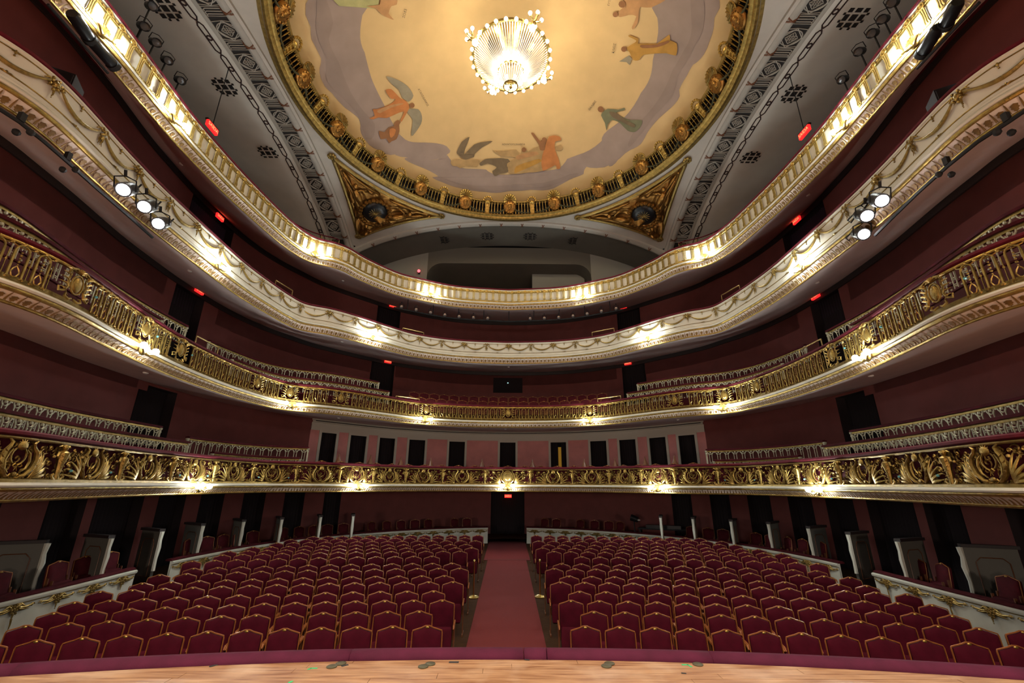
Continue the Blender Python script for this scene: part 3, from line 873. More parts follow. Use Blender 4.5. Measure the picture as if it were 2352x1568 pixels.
paint('painted_wing', [(215,48),(300,75),(370,120),(415,190),(380,235),(330,200),(310,150),(260,110)], 'm_grey', 3, *L7)
paint('painted_wing', [(378,290),(450,290),(477,340),(470,400),(410,485),(398,460),(410,370),(375,320)], 'm_grey', 3, *L7)
paint('painted_figure', [(210,150),(250,142),(290,180),(320,210),(360,230),(385,270),(370,310),(330,380),(320,370),(345,310),(300,320),(220,355),(160,350),(120,365),(90,355),(130,340),(115,290),(150,290),(250,250),(285,215),(255,215),(230,190)], 'm_orange', 4, *L7)
paint('painted_head', disc(405, 262, 19), 'm_brown', 5, *L7)
paint('painted_figure', [(160,450),(200,460),(230,425),(270,415),(275,390),(300,370),(322,385),(310,405),(312,450),(290,510),(255,525),(235,540),(215,505),(175,510)], 'm_brown', 4, *L7)
paint('painted_horse', [(690,670),(740,655),(860,660),(905,670),(880,715),(800,710),(760,725),(735,710),(700,705)], 'm_tan', 4, *L7)
paint('painted_wing', [(735,600),(770,530),(828,494),(800,570),(790,620),(860,550),(930,530),(998,525),(920,570),(865,620),(860,640),(800,660),(775,650),(740,620)], 'm_dark', 5, *L7)
paint('painted_horse', [(900,690),(940,658),(1000,652),(1110,655),(1140,720),(1060,725),(1040,770),(1010,780),(995,745),(1030,715),(960,690),(915,705)], 'm_dark', 4, *L7)
paint('painted_figure', [(1540,1000),(1580,1010),(1700,1000),(1725,1040),(1740,990),(1770,990),(1780,1010),(1860,970),(1900,1010),(1900,1130),(1780,1150),(1660,1160),(1640,1090),(1700,1050),(1600,1040)], 'm_tan', 5, *L2)
paint('painted_horse', [(1890,990),(1920,910),(1985,908),(2000,935),(1960,945),(1960,1000),(1980,1050),(1995,1120),(1970,1125),(1960,1100),(1880,1140),(1870,1060)], 'm_orange', 6, *L2)
paint('painted_figure', [(1800,890),(1820,890),(1860,940),(1880,920),(1905,930),(1895,960),(1890,1000),(1860,1000),(1850,960)], 'm_brown', 7, *L2)
paint('painted_head', disc(812, 728, 20), 'm_brown', 5, *L3)
paint('painted_figure', [(830,745),(860,725),(930,730),(970,718),(970,735),(915,750),(960,780),(1010,800),(1085,800),(1080,840),(1040,880),(990,870),(940,820),(890,800),(860,830),(850,870),(840,820),(815,770)], 'm_green', 4, *L3)
paint('painted_head', disc(967, 328, 19), 'm_brown', 5, *L3)
paint('painted_figure', [(985,320),(1030,290),(1050,270),(1000,245),(1005,235),(1065,260),(1060,290),(1120,290),(1190,290),(1270,230),(1275,270),(1320,290),(1315,370),(1250,355),(1100,365),(1070,400),(1030,400),(1005,350)], 'm_amber', 4, *L3)
paint('painted_bird', [(935,410),(1000,370),(1020,390),(1005,435),(985,415)], 'm_grey', 3, *L3)
paint('painted_head', disc(955, 28, 24), 'm_brown', 6, *L3); paint('painted_head', disc(910, 97, 18), 'm_brown', 6, *L3)
paint('painted_figure', [(960,50),(1000,-40),(1290,-40),(1150,50),(1080,45),(1065,90),(1060,150),(1030,195),(1020,180),(1050,110),(1000,100),(940,115),(925,85)], 'm_skin', 4, *L3)
paint('painted_figure', [(440,-40),(790,-40),(780,60),(600,45),(520,40)], 'm_olive', 4, *L2)
paint('painted_figure', [(700,40),(790,30),(810,-40),(900,-40),(905,30),(870,40),(850,90),(885,130),(860,125),(800,95),(770,60)], 'm_skin', 5, *L2)
for l_, pts, m_, k_ in ((L2, disc(1888, 932, 17), 'm_brown', 8), (L2, disc(1752, 998, 16), 'm_brown', 8), (L2, [(1560,1090),(1600,1080),(1660,1120),(1640,1150),(1590,1160),(1560,1170),(1545,1150),(1580,1130)], 'm_dark', 5),
        (L2, [(1700,1110),(1780,1080),(1850,1060),(1870,1075),(1800,1110),(1730,1140),(1690,1155)], 'm_amber', 6), (L2, [(1700,1040),(1760,1020),(1830,1010),(1850,1030),(1770,1050),(1710,1065)], 'm_skin', 6), (L2, [(1960,985),(2000,965),(2014,985),(1995,1005),(1965,1000)], 'm_tan', 5),
        (L7, [(150,300),(240,262),(330,245),(335,255),(250,280),(170,320)], 'm_skin', 6), (L7, [(240,440),(262,430),(285,440),(275,480),(250,500),(240,480)], 'm_orange', 6), (L3, [(1080,300),(1180,298),(1260,270),(1265,285),(1190,315),(1090,320)], 'm_brown', 6), (L3, [(870,745),(920,755),(980,800),(1040,830),(1030,850),(960,815),(890,780)], 'm_dark', 6)):
    paint('painted_fold' if len(pts) != 10 else 'painted_head', pts, m_, k_, *l_)
def dome_text(txt, x0, y0, x1, y1):
    a, b = on_dome(x0, y0, 2), on_dome(x1, y1, 2)
    cu = bpy.data.curves.new('t', 'FONT'); cu.body = txt; cu.size = 1; cu.extrude = .0; cu.align_x = 'CENTER'; cu.align_y = 'CENTER'
    to = bpy.data.objects.new('t', cu); COL.objects.link(to)
    dg = bpy.context.evaluated_depsgraph_get(); me = bpy.data.meshes.new_from_object(to.evaluated_get(dg)); bpy.data.objects.remove(to)
    w = max(v.co.x for v in me.vertices)-min(v.co.x for v in me.vertices)
    X = (b-a); L = X.length; X = X/L; mid = (a+b)/2; N = (Vector((0, CY, ZS))-mid).normalized()
    Y = N.cross(X); s = L/w
    mid = mid+N*(.02+L*L/8/RS)
    M = Matrix(((X.x*s, Y.x*s, N.x, mid.x), (X.y*s, Y.y*s, N.y, mid.y), (X.z*s, Y.z*s, N.z, mid.z), (0, 0, 0, 1)))
    me.materials.clear(); me.materials.append(MATS['ink'])
    put('painted_lettering', me, dome, M)
dome_text('ΑΘΗΝΠΟΠΟΙΝΑΒΕΙΑ', 1153, 331, 1206, 331)
dome_text('ΑΤΑΛΣΙΔΑΜΟΣ', 961, 203, 983, 243)
dome_text('ΘΑΛΙΒΙΣ', 1353, 252, 1369, 231)
dome_text('ΚΛΙΟΣ', 1408, 121, 1413, 99)
dome_text('ΕΡΟΣ', 931, 20, 926, 40)
dome_text('ΕΥΤΕΡ', 1398, 12, 1403, -8)
# ring with balustrade
ring = thing('dome_railing', 'gold ring balustrade with medallions and garlands around the painted dome', 'balustrade', T(0, CY, 13.75))
def rev(name, prof, m, parent=ring, n=160):
    return put(name, revolve(MB(), prof, n).mesh(name, m), parent)
rev('ring_moulding', [(8.16, 13.82), (8.14, 13.76), (8.06, 13.74), (8.0, 13.78), (7.97, 13.84), (7.90, 13.86), (7.86, 13.91), (7.88, 13.96), (7.98, 13.99)], 'gold_bronze')
rev('ring_outer_band', [(8.30, 13.83), (8.27, 13.775), (8.16, 13.77)], 'gold_dark')
rev('ring_floor', [(7.98, 13.985), (8.5, 13.985)], 'gold_dark')
rev('backing', [(8.32, 13.95), (8.12, 14.76)], 'latticeblack')
rev('top_rail', [(7.72, 14.53), (7.64, 14.53), (7.61, 14.58), (7.65, 14.63), (7.74, 14.63)], 'gold_dark')
rev('top_soffit', [(7.70, 14.60), (8.12, 14.76)], 'latticeblack')
bal = MB(); bb = MB(); bb.tube([(0, .02, 0), (0, -.07, .12), (0, -.16, .28), (0, -.28, .46), (0, -.34, .56)], [.018, .032, .014, .026, .016], 5); bb.ball((.07, -.03, .03), .03, 5, 4); bb.ball((.07, -.31, .50), .026, 5, 4)
nb = 300
for i in range(nb):
    M = circ(2*PI*i/nb, 13.99, 8.02); bal.add([M @ Vector(q) for q in bb.v], bb.f)
put('balusters', bal.mesh('balusters', 'gold'), ring, kind='stuff')
b = MB(); b.lathe([(.0, -.10), (.20, -.11), (.24, -.09), (.30, -.10), (.345, -.06), (.36, .0), (.30, .04)][::-1], 16, (0, 0, .38), 'y')
b.ball((0, -.10, .40), .12, 8, 6, (1, .7, 1.25)); b.ball((0, -.13, .48), .09, 8, 5, (1.3, .6, .7)); b.ball((0, -.12, .28), .07, 7, 5, (1.1, .6, .9))
for g in range(12): b.ball((.27*math.cos(g*PI/6), -.10, .38+.27*math.sin(g*PI/6)), .035, 5, 4)
ME_rm = b.mesh('ring_medallion', 'gold_antique')
b = MB(); b.lathe([(.34, -.02), (.36, .0), (.34, .03), (.0, .04)][::-1], 16, (0, 0, .0), 'y')
for g in range(9): b.tube([(0, -.03, 0), (.32*math.cos(g*PI/8), -.04, .32*math.sin(g*PI/8))], [.02, .03], 4)
ME_sh = b.mesh('shell', 'gold_dark')
b = MB(); b.tube([(-.1, 0, 0), (-.08, -.03, .3), (-.11, -.05, .55)], [.03, .035, .04], 5); b.tube([(.1, 0, 0), (.08, -.03, .3), (.11, -.05, .55)], [.03, .035, .04], 5)
b.box((0, .0, .3), (.12, .05, .6)); b.ball((0, -.06, .60), .10, 8, 5, (1.6, .8, 1))
for g in range(7): b.ball((.24*math.cos(.3+g*(PI-.6)/6), -.07, .60+.26*math.sin(.3+g*(PI-.6)/6)), .06, 6, 4)
for z in (.1, .25, .4): b.tube([(-.13, -.03, z), (0, -.06, z-.03), (.13, -.03, z)], [.02, .026, .02], 5)
ME_cr = b.mesh('crest_post', 'gold')
def garl(sg):
    b = MB(); pts = []
    for i in range(9):
        t = i/8; a = (t*.93)*sg*PI/20; z = .36-.36*t**.8-.12*math.sin(PI*t); p = circ(a, 0, 7.84-.55*max(z, 0)).translation
        pts.append((p.x, p.y-CY, z))
    b.tube(pts, [.05-.004*i for i in range(9)], 6); return b
ME_ga = [garl(-1).mesh('garland', 'garland'), garl(1).mesh('garland', 'garland')]
for i in range(20):
    th = 2*PI*i/20
    M = circ(th, 13.98, 7.93) @ Matrix.Rotation(.52, 4, 'X')
    m_ = put('ring_medallion', ME_rm, ring, M); put('shell', ME_sh, m_, circ(th, 14.62, 7.56) @ Matrix.Rotation(.3, 4, 'X'))
    put('crest_post', ME_cr, ring, circ(th+PI/20, 13.99, 7.96) @ Matrix.Rotation(.56, 4, 'X'))
    for me in ME_ga: put('garland', me, ring, circ(th, 14.02, 0.0))
# gold corner reliefs
def relief(side):
    g = thing('relief_panel', 'dark gold corner relief with a round medallion, %s of the rear arch' % ('left' if side < 0 else 'right'), 'relief', T(side*7.0, 18.7, 13.0))
    th1, th2 = math.atan2(7.72, 3.25), math.atan2(3.55, 7.45); V3 = (8.02, 20.1)
    def pos(t, a, lift):
        th = th1+(th2-th1)*t; r = 8.52-.10*math.sin(PI*t)
        ax, ay = r*math.sin(th), CY+r*math.cos(th)
        x = ax*(1-a)+V3[0]*a; y = ay*(1-a)+V3[1]*a
        return Vector((side*x, y, sp_z(side*x, y)-.03-lift))
    rnd = random.Random(11); bumps = [(rnd.random(), rnd.random()*.9, rnd.uniform(.014, .045), rnd.uniform(.03, .13)) for _ in range(170)]
    def lift(t, a):
        e = min(t, 1-t, 1)*6; e = min(1, e, a*9, (1-a)*5+.1)
        h = .04+.025*math.sin(61*t+9*a)*math.sin(43*a+17*t)
        for bt, ba, w, hh in bumps:
            d = ((t-bt)*(1-a*.8))**2+((a-ba)*.8)**2
            if d < w*w*6: h += hh*math.exp(-d/(w*w))
        return max(.01, h*e)
    N, K = 90, 60; vs = []; fs = []
    for i in range(N+1):
        for j in range(K+1): vs.append(pos(i/N, j/K*.985, lift(i/N, j/K*.985)))
    for i in range(N):
        for j in range(K): fs.append((i*(K+1)+j, i*(K+1)+j+1, (i+1)*(K+1)+j+1, (i+1)*(K+1)+j))
    put('relief_field', MB().add(vs, fs).mesh('relief_field', 'gold_antique', 'all'), g)
    fr = [pos(i/24, 0, .05) for i in range(25)]+[pos(1, i/16, .05) for i in range(1, 17)]+[pos(0, 1-i/16, .05) for i in range(1, 16)]
    put('relief_frame', MB().tube(fr, .085, 6, closed=True).mesh('relief_frame', 'gold_dark'), g)
    for t, a in ((0, 0), (1, 0), (.5, .985)):
        q = MB(); p = pos(t, a, .06)
        for k in range(7): q.ball(p+Vector((.12*math.cos(k*.9), .12*math.sin(k*.9), 0)), .08, 6, 4)
        put('corner_rosette', q.mesh('corner_rosette', 'gold_dark'), g)
    c = pos(.5, .40, .10); e1 = (pos(.62, .40, .1)-c).normalized(); e2 = (pos(.5, .6, .1)-c); e2 = (e2-e1*e2.dot(e1)).normalized(); nn = e1.cross(e2)
    if nn.z > 0: nn = -nn
    q = MB(); R = .62; n = 24; vs = [c+nn*.16]
    for rr, hh in ((.5, .15), (.9, .11), (1, .0)):
        vs += [c+nn*hh+(e1*math.cos(2*PI*i/n)+e2*math.sin(2*PI*i/n))*R*rr for i in range(n)]
    fs = [(0, 1+i, 1+(i+1) % n) for i in range(n)]
    for k in range(2): fs += [(1+k*n+i, 1+k*n+n+i, 1+k*n+n+(i+1) % n, 1+k*n+(i+1) % n) for i in range(n)]
    q.add(vs, fs); m_ = put('dark_medallion', q.mesh('dark_medallion', 'black', 'all'), g)
    for i in range(7):
        a = i*PI/7; put('fluting', MB().tube([c+nn*.165-(e1*math.cos(a)+e2*math.sin(a))*R*.5, c+nn*.18, c+nn*.165+(e1*math.cos(a)+e2*math.sin(a))*R*.5], .012, 4).mesh('fluting', 'gold_dark'), m_)
    q = MB()
    for i in range(26):
        a = 2*PI*i/26; q.ball(c+nn*.12+(e1*math.cos(a)+e2*math.sin(a))*(R+.09+.03*(i % 2)), .11, 6, 4)
    put('wreath', q.mesh('wreath', 'gold_antique'), g)
    # reclining figures on both sides of the medallion
    for sg in (-1, 1):
        b0 = .5+sg*.27
        f = MB()
        def at(t, a, l): return pos(.5+sg*t, a, l)
        f.tube([at(.20, .40, .18), at(.25, .30, .26), at(.30, .22, .22)], [.13, .17, .12], 8)
        f.tube([at(.20, .40, .18), at(.27, .44, .24), at(.33, .30, .2), at(.42, .16, .14)], [.12, .11, .08, .05], 7)
        f.tube([at(.20, .42, .16), at(.24, .52, .2), at(.33, .42, .16), at(.40, .28, .12)], [.11, .09, .07, .04], 7)
        f.tube([at(.29, .24, .24), at(.23, .14, .26), at(.16, .12, .2)], [.07, .05, .04], 6)
        f.tube([at(.30, .22, .22), at(.36, .14, .22), at(.41, .08, .16)], [.06, .05, .03], 6)
        f.ball(at(.285, .13, .26), .12, 8, 6)
        put('relief_figure', f.mesh('relief_figure', 'gold_antique', 'all'), g)
        f = MB()
        f.tube([at(.36, .16, .15), at(.40, .10, .18)], [.08, .06], 6); f.ball(at(.43, .06, .18), .07, 7, 5)
        f.tube([at(.05, .06, .12), at(.15, .05, .16), at(.26, .05, .14), at(.36, .04, .08)], [.05, .07, .06, .03], 5)
        put('relief_drapery', f.mesh('relief_drapery', 'gold_antique', 'all'), g)
    return g
relief(-1); relief(1)
# arches with a strapped roll moulding
def arch_trim(n, fn, label):
    # fn(t) -> point on the arch line, outward unit vector
    t_ = put('trim_%d' % n, None, None, None, kind='structure'); t_['label'] = label
    P = [fn(-1+2*i/72) for i in range(73)]
    put('roll_moulding', MB().tube([p+o*.20+Vector((0, 0, .03)) for p, o in P], .19, 10, cap=True).mesh('roll_moulding', 'torus', 'all'), t_)
    b = MB(); vs = []
    for p, o in P: vs += [p-o*.06+Vector((0, 0, .10)), p-o*.06+Vector((0, 0, -.10)), p+o*.04+Vector((0, 0, -.13)), p+o*.10+Vector((0, 0, .0))]
    put('flat_band', b.add(vs, [(4*i+j, 4*i+j+1, 4*i+4+j+1, 4*i+4+j) for i in range(72) for j in range(3)]).mesh('flat_band', 'archwhite'), t_)
    d = 0; last = P[0][0]
    for i in range(1, 72):
        d += (P[i][0]-last).length; last = P[i][0]
        if d > 1.08:
            d = 0; p, o = P[i]; tg = (P[i+1][0]-P[i-1][0]).normalized(); c = p+o*.20+Vector((0, 0, .03)); dn = tg.cross(o)
            if dn.z > 0: dn = -dn
            q = MB()
            for sg in (-1, 1):
                q.tube([c+(o*math.cos(a)+dn*math.sin(a))*.20+tg*(sg*.14*(1-2*k/8)) for k, a in [(k, -.2+(PI+.4)*k/8) for k in range(9)]], .025, 4)
            put('ribbon_strap', q.mesh('ribbon_strap', 'seatwood_dark'), t_)
arch_trim(8, lambda t: (Vector((t*HB, CY+HB, A(t))), Vector((0, 1, 0))), 'white rear arch with a strapped roll moulding')
for k, sg in ((9, -1), (10, 1)):
    arch_trim(k, lambda t, sg=sg: (Vector((sg*HB, CY+t*HB, A(t))), Vector((sg, 0, 0))), 'white side arch with a strapped roll moulding')
# side vaults with grilles, chain pattern and vents
def side_z(y): return A((y-CY)/HB)+.05
for sg in (-1, 1):
    sd = 'left' if sg < 0 else 'right'
    q = MB(); vs = []; ns = 60
    for i in range(ns+1):
        y = CY-HB+2*HB*i/ns
        for x in (HB+.1, 11, 14.5): vs.append((sg*x, y, side_z(y)+.0*(x-HB)))
    q.add(vs, [(3*i+j, 3*i+j+1, 3*i+4+j, 3*i+3+j) for i in range(ns) for j in range(2)])
    v = struct('ceiling_vault', q, 'vault', smooth='all'); v['label'] = 'grey vaulted ceiling over the %s gallery' % sd
    def strip_y(name, x0, x1, dz, m, par):
        q = MB(); vs = []
        for i in range(ns+1):
            y = CY-HB+.2+(2*HB-.4)*i/ns
            for x in (x0, x1): vs.append((sg*x, y, side_z(y)-dz))
            for x in (x1, x0): vs.append((sg*x, y, side_z(y)-dz+.03))
        q.add(vs, [(4*i+j, 4*i+(j+1) % 4, 4*i+4+(j+1) % 4, 4*i+4+j) for i in range(ns) for j in range(4)])
        return put(name, q.mesh(name, m), par)
    gr = thing('ceiling_grille', 'long plaster lattice grille on the %s gallery vault' % sd, 'grille', T(sg*8.9, CY, 13.9))
    strip_y('backing', 8.74, 9.52, .012, 'latticeblack', gr)
    strip_y('border', 8.70, 8.76, .05, 'lattice', gr); strip_y('border', 9.50, 9.62, .05, 'lattice', gr)
    ch = thing('chain_ornament', 'black chain-link ornament beside the %s ceiling grille' % sd, 'ornament', T(sg*9.7, CY, 13.9))
    def bent(src, y, x, ky, m, nm, par, dz):       # lay a flat unit on the curved vault
        q = MB(); q.v = [(sg*(x+v[1]*ky), y+v[0], side_z(min(CY+HB, max(CY-HB, y+v[0])))+v[2]-dz) for v in src.v]; q.f = src.f; q.m = src.m
        put(nm, q.mesh(nm, m, False), par)
    if sg < 0:
        b = MB(); U = 1.17; w = .56
        def bar(x0, y0, x1, y1, t=.022):
            t *= .66
            n = max(1, int(math.hypot(x1-x0, y1-y0)/.3))
            for i in range(n):
                xa, ya, xb, yb = x0+(x1-x0)*i/n, y0+(y1-y0)*i/n, x0+(x1-x0)*(i+1)/n, y0+(y1-y0)*(i+1)/n
                b.box(((xa+xb)/2, (ya+yb)/2, -.035), (math.hypot(xb-xa, yb-ya), t, .03), math.atan2(yb-ya, xb-xa))
        for s_ in (-1, 1): bar(-U/2, s_*w*.5, U/2, s_*w*.5, .03)
        cx = -.18
        for s1 in (-1, 1):
            for s2 in (-1, 1):
                bar(cx, s1*.27, cx+s2*.34, 0, .035); bar(cx, s1*.16, cx+s2*.20, 0, .02); bar(cx+s2*.34, 0, cx+s2*.30, s1*.27, .02)
        for o in (-.06, 0, .06): bar(cx+o, -.13, cx+o, .13, .014); bar(cx-.14, o, cx+.14, o, .014)
        nn = 18
        b.tube([(cx+.27*math.cos(2*PI*i/nn), .25*math.sin(2*PI*i/nn), -.035) for i in range(nn)], .016, 4, closed=True)
        for x in (.25, .34, .43):
            bar(x, -.20, x, .20, .03); b.tube([(x, .20, -.035), (x+.04, .25, -.035), (x+.09, .24, -.035)], .014, 4); b.tube([(x, -.20, -.035), (x+.04, -.25, -.035), (x+.09, -.24, -.035)], .014, 4)
        for x in (.19, .50): bar(x, -.28, x, .28, .018)
        GR = b
        b = MB(); t = .022
        def flat(pts, close=True):
            for i in range(len(pts) if close else len(pts)-1):
                (x0, y0), (x1, y1) = pts[i], pts[(i+1) % len(pts)]
                n = max(1, int(math.hypot(x1-x0, y1-y0)/.2))
                for j in range(n):
                    xa, ya, xb, yb = x0+(x1-x0)*j/n, y0+(y1-y0)*j/n, x0+(x1-x0)*(j+1)/n, y0+(y1-y0)*(j+1)/n
                    b.box(((xa+xb)/2, (ya+yb)/2, -.012), (math.hypot(xb-xa, yb-ya)+t*.6, t*1.3, .016), math.atan2(yb-ya, xb-xa))
        t = .03
        flat([(-.44, .09), (.44, .09), (.54, .03), (.54, -.03), (.44, -.09), (-.44, -.09), (-.54, -.03), (-.54, .03)])
        flat([(.085*math.cos(k*PI/4), .075*math.sin(k*PI/4)) for k in range(8)]); flat([(.54, 0), (.63, 0)], False)
        CHN = b
    for i in range(14):
        y = CY-HB+.7+i*1.17
        if y > CY+HB-.6: break
        bent(GR, y, 9.13, 1.3, 'lattice', 'grille_panel', gr, 0); bent(CHN, y+.1, 9.92, 1.0, 'chainblack', 'chain_link', ch, .01)
def vent_mesh(s=.72):
    b = MB()
    for i in (-1, 0, 1):
        for j in (-1, 0, 1):
            w = .19 if (i == 0) else .14; h = .19 if (j == 0) else .14
            b.box((i*.24, j*.24, -.012), (w, h, .016))
    for i, j in ((-.36, .12), (-.36, -.12), (.36, .12), (.36, -.12), (.12, .36), (-.12, .36), (.12, -.36), (-.12, -.36)): b.box((i, j, -.012), (.07, .07, .016))
    return b.mesh('vent_opening', 'latticeblack', False)
ME_v = vent_mesh(); ME_vp = MB().lathe([(.47, -.012), (.45, -.02), (.40, -.006)], 20).mesh('vent_plate', 'vault')
def vent(M, label):
    v = thing('ceiling_vent', label, 'vent', M, 'ceiling vents'); put('vent_opening', ME_v, v, M); return v
for sg in (-1, 1):
    for y, w in ((9.5, 'nearest the stage'), (12.4, 'in the middle'), (15.55, 'farthest back')):
        if y < 7: continue
        e = .05; tz = (side_z(y+e)-side_z(y-e))/(2*e)
        M = Matrix(((1, 0, 0, sg*10.62), (0, 1, 0, y), (0, tz, 1, side_z(y)), (0, 0, 0, 1)))
        vent(M, 'square rosette vent %s of the %s gallery vault' % (w, 'left' if sg < 0 else 'right'))
# rear vault and gallery recess
YB = 23.5
q = MB(); vs = []; ns = 60
for i in range(ns+1):
    t = -1+2*i/ns
    for y in (CY+HB+.1, 22.2, YB): vs.append((t*HB, y, A(t)+.05+.0*(y-21)))
q.add(vs, [(3*i+j, 3*i+j+1, 3*i+4+j, 3*i+3+j) for i in range(ns) for j in range(2)])
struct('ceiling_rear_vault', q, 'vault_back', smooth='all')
for x, w in ((-3.95, 'leftmost'), (-1.32, 'second'), (1.22, 'third'), (3.85, 'rightmost')):
    vent(T(x, 22.35, A(x/HB)+.045), '%s of four vents in the dark rear vault' % w)
def rounded(x0, x1, z0, z1, r, n=6):
    P = [(x0, z0)]
    for i in range(n+1): a = PI-PI/2*i/n; P.append((x0+r+r*math.cos(a), z1-r+r*math.sin(a)))
    for i in range(n+1): a = PI/2-PI/2*i/n; P.append((x1-r+r*math.cos(a), z1-r+r*math.sin(a)))
    return P+[(x1, z0)]
q = MB(); R = rounded(-4.95, 4.95, 10.75, 12.75, .9)
vs = []
for x, z in R:
    vs += [(x, YB, z), (x, YB+3.6, z-.25)]
k = len(R); q.add(vs, [(2*i, 2*i+1, 2*i+3, 2*i+2) for i in range(k-1)])
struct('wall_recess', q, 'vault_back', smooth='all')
q = MB(); vs = []
for x, z in R: vs += [(x, YB, z), (x*1.02 if abs(x) < 4.9 else x, YB, A(x/HB)+.25)]
vs_l = len(vs); q.add(vs, [(2*i, 2*i+1, 2*i+3, 2*i+2) for i in range(k-1)])
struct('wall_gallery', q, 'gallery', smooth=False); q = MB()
for sg in (-1, 1):
    for i in range(8):
        xa, xb = 4.95+i*.44, 4.95+(i+1)*.44
        q.add([(sg*xa, YB, 10.75), (sg*xb, YB, 10.75), (sg*xb, YB, A(xb/HB)+.25), (sg*xa, YB, A(xa/HB)+.25)], [(0, 1, 2, 3)])
struct('wall_gallery_side', q, 'gallery_side', smooth=False)
q = MB().add([(-5.2, YB+3.5, 10.75), (5.2, YB+3.5, 10.75), (5.2, YB+3.5, 13), (-5.2, YB+3.5, 13)], [(0, 1, 2, 3)])
struct('wall_recess_back', q, 'vault_back')
q = MB().box((3.1, YB+1.2, 11.7), (3.3, .1, 1.9))
put('gallery_screen', q.mesh('gallery_screen', 'gallery_side', False), None, None, 'pale flat screen panel at the right of the dark gallery recess', 'panel')
# ================================================================== CHANDELIER, LAMPS, SIGNS
CHZ = on_y(1168, 133, CY).z
ch = thing('chandelier', 'huge lit crystal chandelier hanging from the centre of the painted dome', 'chandelier', T(0, CY, 13.6))
def ringpts(r, z, n=40): return [(r*math.cos(2*PI*i/n), CY+r*math.sin(2*PI*i/n), z) for i in range(n)]
b = MB(); b.tube(ringpts(1.45, CHZ), .06, 6, closed=True); b.tube(ringpts(1.30, CHZ+.25), .05, 5, closed=True)
put('main_ring', b.mesh('main_ring', 'brass'), ch)
b = MB(); b.tube(ringpts(.48, CHZ-.75, 24), .04, 6, closed=True); b.tube(ringpts(.26, CHZ-1.42, 20), .03, 5, closed=True)
for i in range(4):
    a = i*PI/2+.4; b.tube([(0, CY, CHZ-1.42), (.26*math.cos(a), CY+.26*math.sin(a), CHZ-1.42)], .018, 4)
b.ball((0, CY, CHZ-1.45), .07, 8, 5)
put('lower_rings', b.mesh('lower_rings', 'brass'), ch)
b = MB()
for i in range(90):
    a = 2*PI*i/90; c, s = math.cos(a), math.sin(a)
    b.tube([(1.42*c, CY+1.42*s, CHZ), (1.05*c, CY+1.05*s, CHZ-.32), (.5*c, CY+.5*s, CHZ-.72)], [.016, .02, .012], 4)
    if i % 3 == 0: b.tube([(.47*c, CY+.47*s, CHZ-.76), (.38*c, CY+.38*s, CHZ-1.15), (.25*c, CY+.25*s, CHZ-1.40)], [.018, .022, .012], 4)
put('crystal_strands', b.mesh('crystal_strands', 'crystal'), ch, kind='stuff')
b = MB()
b.lathe([(.35, 0), (.6, .4), (.9, .55), (.5, .75), (.12, .9), (.05, 1.6)], 16, (0, CY, CHZ+.15)); put('crown', b.mesh('crown', 'brass'), ch)
put('chain', MB().tube([(0, CY, CHZ+1.6), (0, CY, 17.6)], .04, 6).mesh('chain', 'brass'), ch)
BL = MB().ball((0, 0, 0), .066, 8, 4).mesh('bulb', 'chandbulb', 'all')
BG = MB().ball((0, 0, 0), .115, 8, 5).mesh('globe', 'chandbulb', 'all')
for i in range(26):
    a = 2*PI*i/26; put('bulb', BL, ch, T(1.5*math.cos(a), CY+1.5*math.sin(a), CHZ-.04))
for i in range(14):
    a = 2*PI*i/14; put('bulb', BL, ch, T(.62*math.cos(a), CY+.62*math.sin(a), CHZ-.72))
for i in range(6):
    a = 2*PI*i/6; put('bulb', BL, ch, T(.3*math.cos(a), CY+.3*math.sin(a), CHZ-1.25))
for i in range(4):
    a = i*PI/2+.52
    c, s = math.cos(a), math.sin(a)
    q = MB(); q.tube([(1.4*c, CY+1.4*s, CHZ), (1.62*c, CY+1.62*s, CHZ-.10), (1.86*c, CY+1.86*s, CHZ+.05)], [.06, .05, .04], 6)
    q.ball((1.62*c, CY+1.62*s, CHZ-.1), .10, 7, 5)
    for sg in (-1, 1): q.tube([(1.62*c, CY+1.62*s, CHZ-.1), (1.74*c-sg*.22*s, CY+1.74*s+sg*.22*c, CHZ-.02)], .03, 5)
    ar = put('candelabra_arm', q.mesh('candelabra_arm', 'brass'), ch)
    M = T(1.50*c, CY+1.50*s, CHZ-.22); put('globe', BG, ar, M)
    for rr, sd, z in ((1.86, 0, .12), (1.74, .24, .06), (1.74, -.24, .06)): put('bulb', BL, ar, T(rr*c-sd*s, CY+rr*s+sd*c, CHZ+z))

# ---- pairs of globe lamps on the balcony fronts
def bracket():
    b = MB()
    b.ball((0, -.06, 0), .13, 9, 6, (1, .5, 1.1)); n = 10
    for i in range(7):
        a = -1.2+2.4*i/6; b.tube([(0, -.08, -.03), (.15*math.sin(a), -.10, .14*math.cos(a))], [.035, .03], 5)
    for sg in (-1, 1): b.tube([(0, -.06, -.04), (sg*.10, -.14, -.10), (sg*.20, -.17, -.06), (sg*.24, -.17, -.02)], [.03, .026, .022, .03], 6)
    return b.mesh('lamp_bracket', 'gold')
ME_bk = bracket(); ME_gl = MB().ball((0, 0, 0), .075, 10, 5).mesh('globe', 'bulb', 'all')
LAMPS = {'top gallery': (PD, [(397, 275), (723, 588), (988, 684), (1340, 686), (1620, 588), (1937, 278)]),
         'third balcony': (PC, [(500, 606), (853, 783), (1492, 783), (1843, 609)]),
         'second balcony': (PB, [(328, 798), (670, 931), (975, 967), (1356, 970), (1662, 935), (1993, 812)]),
         'lowest balcony': (PB, [(453, 1130), (822, 1124), (1166, 1121), (1512, 1127), (1885, 1140)])}
